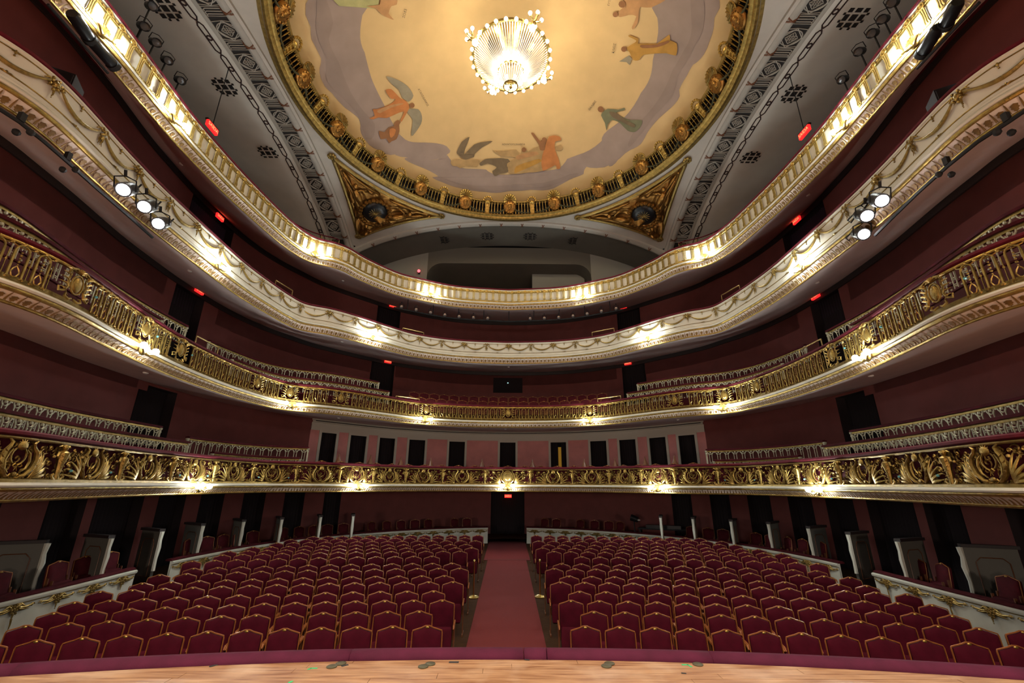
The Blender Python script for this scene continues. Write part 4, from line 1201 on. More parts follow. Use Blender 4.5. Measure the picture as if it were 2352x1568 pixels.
for tn, (pl, L) in LAMPS.items():
    zz = {'top gallery': 9.17, 'third balcony': 6.17, 'second balcony': 2.86, 'lowest balcony': -.12}[tn]
    for i, (u, v) in enumerate(L):
        s = pl.off(.18).hit(u, v)[0]*pl.L/pl.off(.18).L
        M = pl.M(s, zz, .07)
        if tn == 'lowest balcony' and i == 2: w = 'in the middle'
        else: w = '%s from the left' % ordn(i+1)
        g = thing('globe_lamp', 'pair of glowing white globe lamps on the %s front, %s' % (tn, w), 'lamp', M, 'globe lamps on the balcony fronts')
        put('lamp_bracket', ME_bk, g, M)
        for sg in (-1, 1): put('globe', ME_gl, g, M @ Matrix.Translation((sg*.26, -.18, .03)))
# the next pair on the top gallery, just above the frame
for sg in (-1, 1):
    s = PD.c+sg*(PD.c-2.55)
    M = PD.M(s, 9.17, .07)
    g = thing('globe_lamp', 'pair of globe lamps at the %s end of the top gallery front' % ('left' if sg < 0 else 'right'), 'lamp', M, 'globe lamps on the balcony fronts')
    put('lamp_bracket', ME_bk, g, M)
    for k in (-1, 1): put('globe', ME_gl, g, M @ Matrix.Translation((k*.26, -.18, .03)))

# ---- exit signs
def sign_text():
    cu = bpy.data.curves.new('t', 'FONT'); cu.body = 'SAÍDA'; cu.size = .17; cu.align_x = 'CENTER'; cu.align_y = 'CENTER'
    to = bpy.data.objects.new('t', cu); COL.objects.link(to)
    me = bpy.data.meshes.new_from_object(to.evaluated_get(bpy.context.evaluated_depsgraph_get())); bpy.data.objects.remove(to)
    for v in me.vertices: v.co = Vector((v.co.x, -.05, v.co.y))
    me.materials.clear(); me.materials.append(MATS['exittext']); return me
ME_tx = sign_text(); ME_sb = MB().box((0, 0, 0), (.50, .09, .21)).mesh('sign_box', 'exitred', False); ME_sc = MB().box((0, .02, .13), (.56, .10, .05)).mesh('sign_cap', 'black', False)
def exit_sign(M, label):
    g = thing('exit_sign', label, 'sign', M, 'red exit signs'); put('sign_box', ME_sb, g, M); put('sign_cap', ME_sc, g, M); put('lettering', ME_tx, g, M); return g
for (u, v, w) in ((505, 499, 'third balcony side doorway on the left'), (1830, 506, 'third balcony side doorway on the right'), (458, 668, 'second balcony side doorway on the left'), (1873, 680, 'second balcony side doorway on the right'),
                  (891, 830, 'second balcony rear doorway on the left'), (1442, 834, 'second balcony rear doorway on the right'), (902, 702, 'third balcony rear doorway on the left'), (1432, 705, 'third balcony rear doorway on the right'), (1167, 1139, 'central door of the stalls')):
    pl = PW.off(.12); h = pl.hit(u, v); exit_sign(pl.M(h[0], h[2]) @ Matrix.Scale(.85, 4), 'glowing red exit sign over the '+w)
for sg, (u, v) in ((-1, (487, 293)), (1, (1848, 304))):
    d = ray(u, v); p = d*(abs(10.0/d.x))
    M = T(p.x, p.y, p.z, -PI/2 if sg > 0 else PI/2)
    g = exit_sign(M, 'glowing red exit sign on the %s of the top gallery' % ('left' if sg < 0 else 'right'))
    put('drop_rod', MB().tube([(0, 0, .1), (0, 0, side_z(p.y)-p.z)], .015, 5).mesh('drop_rod', 'black'), g, M)
p = on_y(962, 622, 23.3); g = thing('red_lamp', 'small glowing red lamp at the dark gallery recess', 'lamp', T(*p))
put('lens', MB().ball((0, 0, 0), .09, 8, 6).mesh('lens', 'redlamp'), g, T(*p)); put('mount', MB().box((0, .11, -.04), (.1, .16, .16)).mesh('mount', 'black'), g, T(*p))

# ---- inner balustrades of the boxes
def tulip():
    b = MB()
    for sg in (-1, 1): b.tube([(sg*.048, 0, 0), (sg*.048, 0, .34), (sg*.060, -.005, .41), (sg*.095, -.01, .46), (sg*.10, -.01, .50)], [.012, .011, .013, .015, .010], 5)
    b.tube([(.058*math.cos(a), -.01, .455+.055*math.sin(a)) for a in [PI+PI*i/8 for i in range(9)]], .012, 4)
    b.ball((0, -.01, .475), .034, 6, 4); b.ball((0, 0, .06), .02, 5, 4); b.box((0, 0, .10), (.09, .012, .012))
    b.ball((.145, 0, .49), .03, 6, 4, (1.6, .6, .8)); b.ball((.145, 0, .03), .022, 5, 4)
    return b.mesh('tulip_baluster', 'tulip')
ME_tu = tulip()
ME_post = MB().lathe([(.035, 0), (.04, .05), (.03, .08), (.035, .4), (.05, .44), (.035, .48), (.06, .52), (.06, .56)], 8).mesh('end_post', 'tulip')
def inner(plan, o, z, s0, s1, label, dz=.0):
    pl = plan.off(o); f = pl.L/plan.L; s0 *= f; s1 *= f
    g = thing('box_balustrade', label, 'balustrade', pl.M((s0+s1)/2, z-.62), 'inner box balustrades')
    q = MB(); sweep(q, pl, [(-.03, z-.11), (.02, z-.11), (.03, z-.08), (.02, z-.05), (-.03, z-.05)], s0, s1, closed=True, cap=True); put('frieze_band', q.mesh('frieze_band', 'gold_dark'), g)
    q = MB(); sweep(q, pl, [(-.08, z-.05), (.06, z-.05), (.07, z), (-.0, z+.02), (-.09, z)], s0, s1, closed=True, cap=True); put('hand_rail', q.mesh('hand_rail', 'velvet_dark'), g)
    q = MB(); sweep(q, pl, [(-.03, z-.64), (.03, z-.64), (.03, z-.61), (-.03, z-.61)], s0, s1, closed=True, cap=True); put('base_rail', q.mesh('base_rail', 'velvet_dark'), g)
    n = max(2, int((s1-s0)/.29))
    for i in range(n): put('tulip_baluster', ME_tu, g, pl.M(s0+(i+.5)*(s1-s0)/n, z-.61))
    for s in (s0, s1): put('end_post', ME_post, g, pl.M(s, z-.61))
def S(plan, o, u, v): 
    pl = plan.off(o); return pl.hit(u, v)[0]*plan.L/pl.L
for sg in (-1, 1):
    w = 'left' if sg < 0 else 'right'
    def rg(plan, a, b): return (a, b) if sg < 0 else (2*plan.c-b, 2*plan.c-a)
    a1 = S(PB, -.9, 430, 1030); a2 = S(PB, -1.7, 368, 985)
    inner(PB, -.9, 1.20, *rg(PB, .4, a1), 'front row of pale tulip balusters in the %s side boxes of the first balcony' % w)
    inner(PB, -1.7, 1.64, *rg(PB, .4, a2), 'rear row of pale tulip balusters in the %s side boxes of the first balcony' % w)
    inner(PB, -1.6, 1.44, *rg(PB, S(PB, -1.6, 432, 1003), S(PB, -1.6, 708, 1031)), 'upper tulip baluster row beside the pink wall on the %s' % w)
    inner(PB, -.8, .97, *rg(PB, S(PB, -.8, 488, 1040), S(PB, -.8, 690, 1054)), 'lower tulip baluster row beside the pink wall on the %s' % w)
    inner(PB, -.7, 4.22, *rg(PB, .4, S(PB, -.7, 375, 712)), 'front row of tulip balusters in the %s side of the second balcony' % w)
    inner(PB, -1.3, 4.72, *rg(PB, .4, S(PB, -1.3, 430, 745)), 'rear row of tulip balusters in the %s side of the second balcony' % w)
    inner(PB, -1.4, 4.66, *rg(PB, S(PB, -1.4, 482, 775), S(PB, -1.4, 868, 893)), 'upper tulip baluster row on the %s of the second balcony rear doorway' % w)
    inner(PB, -.7, 4.12, *rg(PB, S(PB, -.7, 534, 820), S(PB, -.7, 892, 905)), 'lower tulip baluster row on the %s of the second balcony rear doorway' % w)
    # wire mesh rails of the top gallery
    for o, z, (ua, va), (ub, vb), nm in ((-.75, 10.65, (430, 230), (560, 385), 'long dark red'), (-.9, 10.75, (610, 425), (780, 545), 'mesh-filled dark red')):
        pl = PD.off(o); s0, s1 = pl.hit(ua, va)[0], pl.hit(ub, vb)[0]
        if sg > 0: s0, s1 = 2*pl.c-s1, 2*pl.c-s0
        g = thing('gallery_rail', '%s hand rail behind the top gallery front on the %s' % (nm, w), 'rail', pl.M((s0+s1)/2, z-.7))
        roundrail(pl, 0, z, .06, .05, 'railred', g, s0, s1)
        q = MB(); n = int((s1-s0)/.9)+1
        for i in range(n+1): M = pl.M(s0+(s1-s0)*i/n, z); q.tube([M @ Vector((0, 0, 0)), M @ Vector((0, 0, -.75))], .018, 5)
        put('rail_post', q.mesh('rail_post', 'gold_pale'), g)
        if 'mesh' in nm:
            q = MB(); n = int((s1-s0)/.09)
            for i in range(n):
                for sg2 in (-1, 1):
                    M0, M1 = pl.M(s0+(s1-s0)*i/n, z), pl.M(min(s1, max(s0, s0+(s1-s0)*i/n+sg2*.35)), z)
                    q.tube([M0 @ Vector((0, 0, -.05)), M1 @ Vector((0, 0, -.55))], .005, 3)
            put('wire_mesh', q.mesh('wire_mesh', 'gold_dark'), g, kind='stuff')
# ================================================================== STALLS SEATS
ROWY = [1437, 1403, 1378, 1357, 1336, 1322, 1305, 1293.6, 1277, 1265.5, 1257.7, 1250, 1241.7, 1234.7, 1229]
ROWU = [1304, 1327, 1278, 1300, 1259, 1280, 1248, 1266, 1314, 1252, 1227, 1241, 1220, 1245, 1216]
rows = []
for v, u in zip(ROWY, ROWU):
    t = math.tan(math.atan((v-784)/FPX)-PITCH)
    y = (3.17-1.0+.0118*8.1)/(t+.0118)          # z of the back's top = floor + 1.0
    x = on_z(u+3, v+3, floor_z(y)+.97).x+.25
    rows.append((y, x))
BP = Plan([(9.75, 5.5), (9.72, 7), (9.7, 9), (9.75, 11), (9.88, 12.97), (9.9, 14.5), (9.65, 16.5), (8.95, 18.9), (7.7, 20.9), (5.9, 22.8), (3.9, 24.2), (1.8, 25.1), (0, 25.4)], 1.0, 6)
def bal_x(y): 
    h = len(BP.p)//2
    return float(np.interp(y, BP.p[:h, 1], -BP.p[:h, 0]))
def back_outline(w, z0, z1, n=7):
    P = [(-w*.94, z0), (-w, z0+.25*(z1-z0)), (-w*.99, z1-.085)]
    for i in range(n+1):
        t = -1+2*i/n; P.append((w*.96*t, z1-.055*abs(t)**1.3-(.0 if abs(t) > .25 else -.012)))
    return P+[(w*.99, z1-.085), (w, z0+.25*(z1-z0)), (w*.94, z0)]
def seat_parts():
    out = back_outline(.222, .40, .985)
    b = MB(); k = len(out); cx, cz = 0, .70
    vs = []
    for y, sc in ((.05, 1.0), (-.025, 1.0), (-.05, .90), (-.06, .6)):
        vs += [(cx+(x-cx)*sc, y+(.985-(cz+(z-cz)*sc))*-.10, cz+(z-cz)*sc) for x, z in out]
    fs = [tuple(range(k))]
    for r in range(3): fs += [(r*k+i, (r+1)*k+i, (r+1)*k+(i+1) % k, r*k+(i+1) % k) for i in range(k)]
    fs.append(tuple(range(4*k-1, 3*k-1, -1)))
    b.add(vs, fs); back = b
    b = MB(); o2 = back_outline(.240, .36, 1.0)
    b.tube([(x, -.01-(1.0-z)*.10, z) for x, z in o2], .011, 5); frame = b
    b = MB(); b.ball((0, -.03, .99), .022, 8, 5, (1.4, .6, .9)); crest = b
    b = MB()      # tipped-up seat
    vs = []
    for z, y0, y1, w in ((.24, -.16, -.27, .19), (.27, -.13, -.31, .215), (.42, -.11, -.28, .222), (.56, -.10, -.23, .215), (.585, -.11, -.20, .19)):
        vs += [(-w, y0, z), (w, y0, z), (w, y1, z), (-w, y1, z)]
    fs = [(3, 2, 1, 0), (16, 17, 18, 19)]
    for r in range(4): fs += [(4*r+i, 4*r+(i+1) % 4, 4*r+4+(i+1) % 4, 4*r+4+i) for i in range(4)]
    b.add(vs, fs); seat = b
    arm = MB(); arm.tube([(0, -.02, .66), (0, -.16, .655), (0, -.32, .64), (0, -.37, .60)], [.018, .024, .026, .014], 6, flat=.8)
    leg = MB(); leg.box((0, -.20, .32), (.022, .05, .62)); leg.box((0, -.16, .02), (.03, .34, .04)); leg.box((0, -.08, .5), (.02, .05, .35))
    return [('backrest', back, 'velvet', 0), ('back_frame', frame, 'seatwood', 0), ('crest', crest, 'gold', 0), ('seat', seat, 'velvet', 0),
            ('armrest', arm, 'seatwood', -.262), ('armrest', arm, 'seatwood', .262), ('side_frame', leg, 'seatwood_dark', -.262), ('side_frame', leg, 'seatwood_dark', .262)]
SP = seat_parts(); SM = {}
for nme, q, m, dx in SP:
    if nme not in SM: SM[nme] = q.mesh(nme, m)
seats = []
for i, (y, x0) in enumerate(rows):
    R = 32.4+(y-8.12); yc = y-R
    for sg in (-1, 1):
        j = 0
        while True:
            x = x0+j*.552; a = math.asin(min(.9, x/R)); py = yc+R*math.cos(a)
            if x > bal_x(py)-(1.3 if py < 13 else .8) or j > 22: break
            M = T(sg*x, py, floor_z(py), -sg*a)
            u, v = to_px((sg*x, py, floor_z(py)+.9))
            if -55 < u < 2405: seats.append((py*py+x*x, i, sg, j, M))
            j += 1
seats.sort(key=lambda t: t[0])
near, far = seats[:300], seats[300:]
for _, i, sg, j, M in near:
    g = thing('theatre_seat', 'crimson velvet seat, %s row from the stage, %s seat %s of the aisle' % (ordn(i+1), ordn(j+1), 'left' if sg < 0 else 'right'), 'seat', M, 'crimson velvet stalls seats')
    for nme, q, m, dx in SP: put(nme, SM[nme], g, M @ Matrix.Translation((dx, 0, 0)))
if far:
    q = MB(); ml = ['velvet', 'seatwood', 'gold', 'seatwood_dark']
    for _, i, sg, j, M in far:
        for nme, p, m, dx in SP:
            q.cur = ml.index(m); MM = M @ Matrix.Translation((dx, 0, 0)); q.add([MM @ Vector(w) for w in p.v], p.f)
    put('seat_rows', q.mesh('seat_rows', ml), None, None, 'rear rows of crimson velvet stalls seats below the white box wall', 'seats', None, 'stuff')

# ================================================================== GROUND FLOOR BOXES
q = MB(); loft(q, BP, -2.76, PW, -2.76, oa=-.05); struct('floor_boxes', q, 'stallfloor')
def box_leaf():
    b = MB(); rnd = random.Random(3)
    for i in range(12):
        a = i*2.4; r = .016*i**.7; b.ball((r*math.cos(a)*1.2, -.035, -.04+r*math.sin(a)), .026, 5, 4)
    for i in range(5): b.ball((0, -.03, -.11-.03*i), .024-.003*i, 5, 4)
    for sg in (-1, 1):
        for (x1, z1, x2, z2) in ((.12, .05, .26, -.02), (.14, -.04, .30, -.05), (.10, .07, .16, .04), (.22, -.02, .40, .02)):
            b.tube([(0, -.025, -.02), (sg*x1, -.03, z1-.02), (sg*x2, -.025, z2-.03)], [.02, .024, .005], 4, flat=.6)
        b.tube([(sg*(.36+.045*(1-k/9)*math.cos(k*.8)), -.02, -.03+.045*(1-k/9)*math.sin(k*.8)) for k in range(9)], .010, 4)
    return b
b_ = box_leaf(); ME_bl = b_.mesh('gold_foliage', 'gold_dark')
b_ = box_leaf(); b_.tube([(0, -.03, -.2), (.01, -.03, -.30), (0, -.03, -.42)], [.018, .014, .004], 5); ME_bl2 = b_.mesh('gold_foliage', 'gold_dark')
sgap0 = BP.hit(313, 1307)[0]; sgap1 = BP.hit(396, 1286)[0]; send = BP.c-1.05
def box_wall(s0, s1, label):
    g = thing('box_parapet', label, 'parapet', BP.M((s0+s1)/2, -3.1))
    strip('panel', BP, [(-.03, -3.14), (.02, -3.1), (.03, -2.95), (-.01, -2.6), (.0, -2.30)], 'boxwhite', g, s0, s1)
    strip('gold_line', BP, [(.005, -2.305), (.02, -2.30), (.02, -2.288), (.005, -2.283)], 'gold_dark', g, s0, s1)
    q = MB(); sweep(q, BP, [(-.02, -2.295), (.035, -2.28), (.05, -2.25), (.05, -2.22), (.02, -2.20), (-.06, -2.20), (-.06, -3.0), (-.03, -3.0)], s0, s1, closed=True, cap=True); put('cornice', q.mesh('cornice', 'boxwhite'), g)
    q = MB(); sweep(q, BP, [(-.02, -2.20), (.0, -2.17), (-.06, -2.14), (-.18, -2.14), (-.22, -2.18), (-.20, -2.20)], s0, s1, closed=True, cap=True); put('arm_cushion', q.mesh('arm_cushion', 'velvet_dark'), g)
    n = max(2, int((s1-s0)/.82))
    for i in range(n): put('gold_foliage', ME_bl if i % 2 else ME_bl2, g, BP.M(s0+(i+.5)*(s1-s0)/n, -2.34))
for sg, w in ((-1, 'left'), (1, 'right')):
    f = (lambda a, b: (a, b)) if sg < 0 else (lambda a, b: (2*BP.c-b, 2*BP.c-a))
    box_wall(*f(.3, sgap0), 'white box wall with gold foliage nearest the stage on the %s' % w)
    box_wall(*f(sgap1, send), 'long curved white box wall with gold foliage behind the %s seats' % w)
    # steps in the gap
    a, c = f(sgap0+.05, sgap1-.05)
    g = thing('box_steps', 'dark steps through the gap in the %s box wall' % w, 'steps', BP.M((a+c)/2, -3.1))
    for k in range(3):
        q = MB(); sweep(q, BP, [(-.05-.3*k, -3.12), (-.05-.3*k, -3.0+.12*k), (-.45-.3*k, -3.0+.12*k), (-.45-.3*k, -3.12)], a, c, closed=True, cap=True); put('step', q.mesh('step', 'seatwood_dark', False), g)
    # partitions between the boxes
    for k, (u, v) in enumerate(((105, 1243), (255, 1232), (372, 1217), (466, 1204), (560, 1195), (648, 1190), (737, 1185), (812, 1183))):
        p = on_z(u, v, -1.30); x1, y1 = -p.x*sg*-1, p.y
        ss = PW.hit(*to_px((p.x*1.12, p.y+ (0 if k < 4 else (.5*(k-3))), -1.3)))[0]
        wx, wy, _, _ = PW.at(ss)
        e0 = Vector((p.x, p.y, 0)); e1 = Vector((wx, wy, 0)); d = (e1-e0); L = min(d.length, .95); d.normalize()
        if sg > 0: e0.x *= -1; d.x *= -1
        ang = math.atan2(d.y, d.x); M = T(e0.x, e0.y, -2.76, ang)
        g = thing('box_partition', 'grey panelled partition between ground boxes, %s from the stage on the %s' % (ordn(k+1), w), 'partition', M, 'box partitions')
        put('partition_panel', MB().box((L/2, 0, .72), (L, .07, 1.42)).mesh('partition_panel', 'partition', False), g, M)
        put('cap', MB().box((L/2, 0, 1.46), (L+.08, .15, .07)).mesh('cap', 'darktrim', False), g, M)
        put('end_scroll', MB().tube([(-.03, 0, .4), (-.02, 0, .7), (-.05, 0, 1.0), (-.03, 0, 1.2), (-.05, 0, 1.42)], [.05, .045, .06, .05, .06], 6).mesh('end_scroll', 'boxwhite'), g, M)
        q = MB()
        for yy in (-.045, .045):
            xa, xb, za, zb = .16, max(.4, L-.2), .25, 1.22
            q.tube([(xa, yy, za), (xb, yy, za), (xb, yy, zb-.1), (xb-.1, yy, zb), (xa+.1, yy, zb), (xa, yy, zb-.1)], .011, 4, closed=True)
        put('panel_moulding', q.mesh('panel_moulding', 'seatwood_dark'), g, M)
# chairs in the boxes
BCP = []
for nme, q, m, dx in SP:
    if nme in ('backrest', 'seat'): BCP.append((nme, q.mesh(nme, 'velvet_dark'), dx))
    elif nme in ('back_frame', 'crest', 'side_frame'): BCP.append((nme, SM[nme], dx))
def box_chair(M, label, grp, name='box_chair'):
    g = thing(name, label, 'chair', M, grp)
    for nme, me, dx in BCP: put(nme, me, g, M @ Matrix.Translation((dx*.86, 0, 0)))
rnd = random.Random(21)
for sg, w in ((-1, 'left'), (1, 'right')):
    pl = BP.off(-.75); cnt = 0; s = 1.6; kk = 0
    while s < pl.c-1.9:
        x, y, tx, ty = pl.at(s)
        gap = abs(y-13.8) < .9
        if not gap and kk % 6 != 5 and not (sg > 0 and pl.c-9.8 < s < pl.c-6.6):
            cnt += 1; M = pl.M(s if sg < 0 else 2*pl.c-s, -2.76) @ Matrix.Rotation(rnd.uniform(-.35, .35), 4, 'Z')
            box_chair(M, 'dark red chair in the %s ground boxes, %s from the stage' % (w, ordn(cnt)), 'ground box chairs')
        kk += 1; s += .62+rnd.uniform(0, .2)
# chairs behind the first balcony front
pl = PB.off(-.62); s0, s1 = pl.hit(712, 1072)[0], pl.hit(1618, 1072)[0]; n = 23
for i in range(n):
    s = s0+(s1-s0)*(i+.5)/n
    box_chair(pl.M(s, -.135), 'crimson chair showing over the lowest balcony rail, %s from the left' % ordn(i+1), 'first balcony chairs', 'balcony_chair')
for i, u in enumerate((777, 850, 920, 989, 1107, 1223, 1342, 1413, 1482, 1550)):
    pl = PB.off(-1.05); s = pl.hit(u, 1062)[0]; M = pl.M(s, -.05)
    g = thing('box_divider', 'small pointed dark box divider before the pink wall, %s from the left' % ordn(i+1), 'divider', M, 'pointed box dividers')
    put('divider_post', MB().lathe([(.05, 0), (.05, .85), (.15, .88), (.13, .93), (.10, 1.0), (.05, 1.1), (.03, 1.2), (.012, 1.28)], 8).mesh('divider_post', 'seatwood_dark'), g, M)
    put('divider_wing', MB().box((0, .5, .42), (.05, .9, .84)).mesh('divider_wing', 'velvet_dark', False), g, M)
# seats in the rear of the second balcony
pl = PB.off(-1.1)
s0, s1 = pl.hit(935, 925)[0], pl.hit(1400, 925)[0]; n = 20
for r, (o, z) in enumerate(((-.85, 3.20), (-1.75, 3.62))):
    pl = PB.off(o); s0, s1 = pl.hit(930+8*r, 925)[0], pl.hit(1404-8*r, 925)[0]
    for i in range(n):
        box_chair(pl.M(s0+(s1-s0)*(i+.5)/n, z-.12), 'dark seat above the second balcony rail, %s row, %s from the left' % (('front', 'rear')[r], ordn(i+1)), 'second balcony seats', 'gallery_chair')

# ================================================================== STAGE RAIL AND SMALL THINGS
g = thing('stage_rail', 'purple velvet padded rail along the curved stage edge', 'rail', T(0, 5.3, -1.75))
cuts = [-8, -4.6, -1.6, .18, .42, 2.1, 5.0, 8]
for a, c in zip(cuts[:-1], cuts[1:]):
    q = MB(); n = max(4, int((c-a)/.2)); vs = []; k = 10
    for i in range(n+1):
        x = a+.004+(c-a-.008)*i/n; e = edge_y(x)+.10; sh = .985 if i in (0, n) else 1
        for j in range(k):
            t = 2*PI*j/k; vs.append((x, e+.10*math.cos(t)*sh, -1.705+.075*math.sin(t)*sh))
    fs = [(i*k+j, i*k+(j+1) % k, (i+1)*k+(j+1) % k, (i+1)*k+j) for i in range(n) for j in range(k)]
    fs += [tuple(range(k))[::-1], tuple(n*k+j for j in range(k))]
    put('pad', q.add(vs, fs).mesh('pad', 'velvet_purple', 'all'), g)
q = MB(); vs = []
for i in range(65):
    x = -8+.25*i; e = edge_y(x); vs += [(x, e+.02, -1.76), (x, e+.17, -1.76), (x, e+.17, -3.15), (x, e+.02, -3.15)]
q.add(vs, [(4*i+j, 4*i+j+1, 4*i+5+j, 4*i+4+j) for i in range(64) for j in range(3)]); put('rail_base', q.mesh('rail_base', 'velvet_dark', False), g)
DISC = MB().lathe([(.05, 0), (.052, .006), (.044, .010), (.02, .009), (.012, .012)], 14).mesh('floor_plate', 'disc')
for i, (u, v) in enumerate(((762, 1531), (783, 1524), (972, 1531), (988, 1525), (1393, 1530), (1400, 1524), (1603, 1526))):
    p = on_z(u, v, -1.699); put('floor_plate', DISC, None, T(p.x, p.y, -1.6985), 'round metal floor plate set in the stage boards, %s from the left' % ordn(i+1), 'plate', 'stage floor plates')
def tape(pts, w, m, label):
    P = [on_z(u, v, -1.698) for u, v in pts]; q = MB()
    for a, c in zip(P[:-1], P[1:]):
        d = (c-a); q.box((a+c)/2, (d.length+w*.5, w, .003), math.atan2(d.y, d.x))
    o = put('floor_tape', q.mesh('floor_tape', m, False), None, None, label, 'tape'); return o
tape([(708, 1537), (714, 1534), (728, 1534)], .018, 'tape_green', 'bright green bent tape mark left of centre on the stage floor')
tape([(664, 1567), (671, 1564)], .02, 'tape_green', 'green tape scrap at the bottom edge of the picture')
tape([(1567, 1526), (1580, 1526), (1588, 1531)], .018, 'tape_green', 'thin green bent tape mark right of centre on the stage floor')
tape([(1033, 1520), (1052, 1520)], .03, 'tape_black', 'black tape strip near the middle of the stage edge')
tape([(786, 1529), (798, 1526)], .03, 'tape_black', 'black tape beside the leftmost pair of floor plates')
tape([(483, 1530), (498, 1526)], .03, 'tape_black', 'black tape mark at the left of the stage edge')
tape([(1206, 1514), (1215, 1515)], .02, 'tape_black', 'tiny dark tape scrap under the padded rail')
tape([(1566, 1545), (1575, 1546)], .02, 'tape_black', 'small dark tape scrap below the right green mark')
# brass stanchions beside the aisle
for sg, (u, v), w in ((1, (1241, 1374), 'right'), (-1, (1087, 1375), 'left')):
    p = on_z(u, v, floor_z(11.5)); M = T(p.x, p.y, floor_z(p.y))
    g = thing('stanchion', 'brass stanchion on a round base at the %s edge of the aisle' % w, 'stanchion', M)
    put('base', MB().lathe([(.17, 0), (.17, .02), (.12, .05), (.03, .07)], 18).mesh('base', 'brass'), g, M)
    put('post', MB().lathe([(.022, .05), (.022, .9), (.035, .92), (.035, .97), (.02, 1.0)], 10).mesh('post', 'brass'), g, M)
# control desk and lamp in the rear right box
p = on_z(1530, 1212, -1.95); M = T(p.x, p.y, -2.76, -.42)
g = thing('control_desk', 'black control desk behind the right part of the white box wall', 'desk', M)
put('desk_top', MB().box((0, 0, .76), (2.6, .7, .06)).mesh('desk_top', 'blackmatte', False), g, M)
put('console', MB().box((-.1, -.1, .86), (1.6, .45, .16)).mesh('console', 'black', False), g, M)
for x in (-1.2, 1.2): put('desk_leg', MB().box((x, 0, .37), (.06, .6, .74)).mesh('desk_leg', 'blackmatte', False), g, M)
p = on_z(1456, 1190, -1.55); M = T(p.x, p.y, -2.76)
g = thing('followspot', 'small black spotlight on a stand beside the control desk', 'spotlight', M)
put('stand', MB().tube([(0, 0, 0), (0, 0, 1.1)], .03, 6).mesh('stand', 'black'), g, M)
put('body', MB().tube([(-.12, .05, 1.25), (.16, -.12, 1.15)], [.16, .13], 10).mesh('body', 'black'), g, M)
put('lens', MB().ball((.19, -.15, 1.14), .06, 8, 5, (1.4, .5, .6)).mesh('lens', 'whitedot'), g, M)
# projection window
a, c = PW.hit(1133, 885)[0], PW.hit(1200, 885)[0]; zt, zb = PW.hit(1166, 868)[2], PW.hit(1166, 902)[2]
g = thing('projection_window', 'black projection window in the wall behind the second balcony', 'window', PW.M((a+c)/2, zb))
q = MB(); sweep(q, PW, [(0, zb), (.03, zb), (.03, zt), (0, zt)], a, c, closed=True, cap=True); put('opening', q.mesh('opening', 'curtain', False), g)
M = PW.M((a+c)/2, (zt+zb)/2+.15, .05); put('indicator', MB().ball((0, -.02, 0), .04, 6, 5).mesh('indicator', 'led'), g, M)
# short brass hand rails at the aisle heads
HR = [(PC, -.5, 925, 752, 973, 765, 'left of the third balcony centre'), (PC, -.5, 1360, 765, 1410, 752, 'right of the third balcony centre'), (PC, -.5, 634, 643, 672, 668, 'on the left wing of the third balcony'), (PC, -.5, 1657, 678, 1698, 655, 'on the right wing of the third balcony'),
      (PB, -.55, 910, 906, 963, 919, 'left of the second balcony centre'), (PB, -.55, 1373, 918, 1425, 906, 'right of the second balcony centre'), (PB, -.4, 452, 772, 502, 797, 'on the left wing of the second balcony'), (PB, -.4, 1836, 803, 1886, 779, 'on the right wing of the second balcony')]
for pl0, o, u0, v0, u1, v1, w in HR:
    pl = pl0.off(o); h0, h1 = pl.hit(u0, v0), pl.hit(u1, v1); z = (h0[2]+h1[2])/2
    zf = {id(PC): 6.9, id(PB): 3.6}[id(pl0)]
    M0, M1 = pl.M(h0[0], z), pl.M(h1[0], z)
    g = thing('hand_rail', 'slim brass hand rail '+w, 'rail', pl.M((h0[0]+h1[0])/2, zf))
    a, c = M0.translation, M1.translation
    put('bar', MB().tube([a, a*.67+c*.33, a*.33+c*.67, c], .022, 6).mesh('bar', 'gold_rail'), g)
    for e in (a, c): put('upright', MB().tube([e, Vector((e.x, e.y, zf-.4))], .018, 6).mesh('upright', 'gold_rail'), g)
# smoke detectors
SD = MB().lathe([(.07, 0), (.06, -.03), (.03, -.045)], 10).mesh('smoke_detector', 'whitedot')
for i, (pl0, u, v, w) in enumerate(((PD, 417, 376, 'left soffit of the top gallery'), (PD, 1856, 447, 'right soffit of the top gallery'), (PD, 788, 644, 'rear left soffit of the top gallery'), (PC, 436, 621, 'left soffit of the third balcony'), (PC, 1877, 648, 'right soffit of the third balcony'), (PC, 1168, 842, 'middle soffit of the third balcony'), (PC, 786, 784, 'rear left soffit of the third balcony'),
                       (PB, 335, 855, 'left soffit of the second balcony'), (PB, 2000, 862, 'right soffit of the second balcony'), (PB, 1161, 985, 'middle soffit of the second balcony'), (PB, 778, 959, 'rear left soffit of the second balcony'), (PB, 1557, 963, 'rear right soffit of the second balcony'))):
    q_ = soffit_hit(u, v); put('smoke_detector', SD, None, Matrix.Translation(q_), 'small white smoke detector on the '+w, 'detector', 'smoke detectors')
